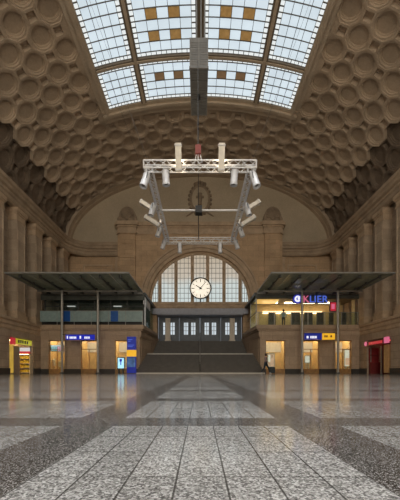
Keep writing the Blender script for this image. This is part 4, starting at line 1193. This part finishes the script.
# ------------------------------------------------------------------ people
M['skin'] = plain('skin', (0.45, 0.26, 0.18), 0.6); M['hair'] = plain('dark_hair', (0.025, 0.018, 0.014), 0.7)
M['coat'] = plain('mauve_grey_jacket', (0.19, 0.13, 0.14), 0.8, 0, .2); M['trousers'] = plain('dark_teal_trousers', (0.012, 0.025, 0.035), 0.8)
M['shirt'] = plain('light_blue_shirt', (0.36, 0.52, 0.66), 0.8); M['shoe'] = plain('pale_shoe', (0.5, 0.5, 0.5), 0.6)
def person(loc, rz, H, joints, label, mats, bag=False):
    """joints: dict of name -> (x,y,z) in metres for a 1.75 m figure facing -y"""
    J = joints; k = H / 1.75
    names = ['pelvis', 'waist', 'chest', 'neck', 'head', 'crown', 'shl', 'ell', 'wrl', 'hal', 'shr', 'elr', 'wrr', 'har', 'hil', 'knl', 'anl', 'tol', 'hir', 'knr', 'anr', 'tor']
    edges = [('pelvis', 'waist'), ('waist', 'chest'), ('chest', 'neck'), ('neck', 'head'), ('head', 'crown')]
    for s in 'lr': edges += [('chest', 'sh' + s), ('sh' + s, 'el' + s), ('el' + s, 'wr' + s), ('wr' + s, 'ha' + s), ('pelvis', 'hi' + s), ('hi' + s, 'kn' + s), ('kn' + s, 'an' + s), ('an' + s, 'to' + s)]
    rad = dict(pelvis=(.15, .11), waist=(.14, .10), chest=(.17, .12), neck=(.055, .055), head=(.085, .10), crown=(.075, .085), sh=(.075, .075), el=(.052, .052), wr=(.036, .036), ha=(.04, .022), hi=(.10, .10), kn=(.068, .068), an=(.046, .046), to=(.045, .035))
    fingers = []
    for s in 'lr':
        h = Vector(J['ha' + s]); w_ = Vector(J['wr' + s]); d = (h - w_).normalized(); sd = Vector((0, 1, 0)) - d * d.y
        sd.normalize()
        for i, (o, L) in enumerate(((-.03, .06), (-.01, .075), (.01, .07), (.03, .055))):
            fingers.append((s, h + d * .02 + sd * o, h + d * (.02 + L * .5) + sd * o * 1.1, h + d * (.02 + L) + sd * o * 1.1 + Vector((0, -.01, .0)), .0095))
        fingers.append((s, w_ + d * .05 - sd * .03, w_ + d * .075 - sd * .055, w_ + d * .11 - sd * .062, .011))
    vs = [Vector(J[n]) * k for n in names]; es = [(names.index(a), names.index(b_)) for a, b_ in edges]
    rr = [rad.get(n, rad.get(n[:2])) for n in names]
    for s, a, b_, c, r_ in fingers:
        o = len(vs); vs += [a * k, b_ * k, c * k]; es += [(names.index('ha' + s), o), (o, o + 1), (o + 1, o + 2)]; rr += [(r_, r_)] * 3
    me = bpy.data.meshes.new('person'); me.from_pydata(vs, es, [])
    tmp = bpy.data.objects.new('person', me); C.objects.link(tmp)
    sk = tmp.modifiers.new('skin', 'SKIN'); sk.use_smooth_shade = True
    tmp.modifiers.new('sub', 'SUBSURF').levels = 2
    for i, sv in enumerate(me.skin_vertices[0].data):
        sv.radius = (rr[i][0] * k, rr[i][1] * k); sv.use_root = (i == 0)
    dg = bpy.context.evaluated_depsgraph_get(); dg.update()
    em = bpy.data.meshes.new_from_object(tmp.evaluated_get(dg))
    bpy.data.objects.remove(tmp)
    body = bpy.data.objects.new('person', em); C.objects.link(body)
    for mm in ('skin', mats[0], mats[1], 'shoe'): em.materials.append(M[mm])
    Jv = {n: Vector(J[n]) * k for n in names}
    def segd(p, a, b_):
        d = b_ - a; t = max(0, min(1, (p - a).dot(d) / d.length_squared)); return (p - a - d * t).length
    for p in em.polygons:
        c = p.center; best = min(edges, key=lambda e: segd(c, Jv[e[0]], Jv[e[1]]))
        n = best[1]; i = 0
        if n in ('waist', 'chest') or n[:2] in ('sh', 'el', 'wr'): i = 1
        elif n == 'neck': i = 1 if (c - Jv['chest']).length < (Jv['neck'] - Jv['chest']).length * .85 else 0
        elif n[:2] in ('hi', 'kn', 'an'): i = 2
        elif n[:2] == 'to': i = 3
        if best[0] == 'pelvis' and c.z < Jv['pelvis'].z: i = 2
        p.material_index = i; p.use_smooth = True
    body.location = loc; body.rotation_euler = (0, 0, rz)
    tag(body, label, 'person')
    hd = Jv['head']; cr = Jv['crown']; up = (cr - hd).normalized()
    h = MB(); h.lathe([(.0, .145 * k), (.05 * k, .135 * k), (.088 * k, .09 * k), (.1 * k, .03 * k), (.098 * k, -.03 * k), (.085 * k, -.07 * k)], 16, hd + Vector((0, .022, .0)), up)
    ho = h.build('hair', 'hair', None, True); ho.parent = body
    fb_ = MB()
    fb_.tube(hd + Vector((0, -.095 * k, .0)), hd + Vector((0, -.125 * k, -.03 * k)), .009, 6, .016)
    fo = fb_.build('nose', 'skin', None, True); fo.parent = body
    for sx_ in (-1, 1):
        e = MB().lathe([(.0, -.008), (.012, -.004), (.012, .006)], 8, hd + Vector((sx_ * .033 * k, -.098 * k, .005)), (0, 1, 0)).build('eye', 'black', None); e.parent = body
        e = MB().lathe([(.0, -.012), (.028, -.008), (.03, .004), (.0, .012)], 10, hd + Vector((sx_ * .098 * k, .0, -.01)), (1, 0, 0)).build('ear', 'skin', None, True); e.parent = body
    mo = MB().obox(hd + Vector((0, -.1 * k, -.055 * k)), .045, .012, .01, Matrix.Identity(3)).build('mouth', 'goods_r', None); mo.parent = body
    return body
walk = dict(pelvis=(0, .0, .93), waist=(0, -.01, 1.08), chest=(0, -.02, 1.32), neck=(0, -.02, 1.48), head=(0, -.05, 1.61), crown=(0, -.045, 1.68),
            shl=(.19, -.02, 1.39), ell=(.25, .12, 1.13), wrl=(.25, .06, .9), hal=(.25, .03, .82), shr=(-.19, -.02, 1.39), elr=(-.25, -.1, 1.13), wrr=(-.23, -.27, .97), har=(-.22, -.33, .93),
            hil=(.1, -.02, .88), knl=(.11, -.24, .5), anl=(.11, -.3, .09), tol=(.12, -.47, .05), hir=(-.1, .02, .88), knr=(-.11, .1, .48), anr=(-.11, .36, .13), tor=(-.12, .24, .045))
person((5.6, 25.6, 0), math.radians(65), 1.76, walk, 'person in mauve-grey jacket and dark trousers walking past the right stair foot', ('coat', 'trousers'))
stand = dict(walk); stand.update(ell=(.27, .03, 1.12), wrl=(.25, -.12, .95), hal=(.24, -.18, .9), elr=(-.27, .03, 1.12), wrr=(-.25, -.12, .95), har=(-.24, -.18, .9), knl=(.11, -.02, .48), anl=(.11, .03, .08), tol=(.13, -.14, .04), knr=(-.11, -.02, .48), anr=(-.11, .03, .08), tor=(-.13, -.14, .04))
person((sx(283.5, 30.6), 30.6, ZT), 0, 1.78, stand, 'person in light blue shirt standing behind the salon balustrade upstairs', ('shirt', 'trousers'))
# bag beside the walking person
M['bag'] = plain('dark_teal_bag', (0.012, 0.022, 0.03), 0.6)
d = thing('travel_bag', (6.35, 26.4, 0), 'dark travel bag on wheels trailing beside the walking person', 'bag')
m = MB(); m.prism([(-.22, .06), (.22, .06), (.24, .12), (.24, .55), (.19, .62), (-.19, .62), (-.24, .55), (-.24, .12)], lambda p, t: (6.35 + p[0], t, p[1]), 26.28, 26.55); m.build('body', 'bag', d)
m = MB(); m.tube((6.25, 26.5, .6), (6.25, 26.5, .9), .012, 6); m.tube((6.45, 26.5, .6), (6.45, 26.5, .9), .012, 6); m.tube((6.25, 26.5, .9), (6.45, 26.5, .9), .016, 6); m.build('handle', 'steel', d)
for q in (6.18, 6.52): MB().tube((q - .02, 26.5, .05), (q + .02, 26.5, .05), .05, 12).build('wheel', 'black', d)

# ------------------------------------------------------------------ lights
def lamp(name, kind, loc, d, energy, col, parent=None, **kw):
    l = bpy.data.lights.new(name, kind); l.energy = energy; l.color = col
    for k_, v_ in kw.items(): setattr(l, k_, v_)
    o = bpy.data.objects.new(name, l); C.objects.link(o); o.location = loc
    o.rotation_euler = Vector(d).to_track_quat('-Z', 'Y').to_euler()
    if parent is not None: o.parent = parent; o.matrix_parent_inverse = world_inv(parent)
    return o
# unseen overhead fill added below the skylight panes to brighten the hall
lamp('added_skylight_fill', 'AREA', (0, 3.5, 23.0), (0, 0, -1), DAY_FILL, (0.93, 0.97, 1.0), None, shape='RECTANGLE', size=14.0, size_y=20.0, spread=math.radians(78))
for t, p, d in STRIPS: lamp('strip_lamp_light', 'AREA', p, d, STRIP_W, (1.0, 0.80, 0.56), t, shape='RECTANGLE', size=.25, size_y=.8)
for t, p, d in SPOTS: lamp('spotlight_beam', 'SPOT', p, d, SPOT_W, (1.0, 0.80, 0.58), t, spot_size=math.radians(95), spot_blend=.7, shadow_soft_size=.1)

# ------------------------------------------------------------------ camera
cam = bpy.data.cameras.new('camera'); co = bpy.data.objects.new('camera', cam); C.objects.link(co)
co.location = (0, 0, CAM_Z); co.rotation_euler = (PI / 2, 0, 0)
cam.sensor_fit = 'HORIZONTAL'; cam.sensor_width = 36.0; cam.lens = 36.0 * F / 400.0
# the longer frame side is 500 px; shift is in units of the fitted (horizontal) side
cam.shift_y = 120.0 / 400.0
cam.clip_start = 0.05; cam.clip_end = 200
SC.camera = co
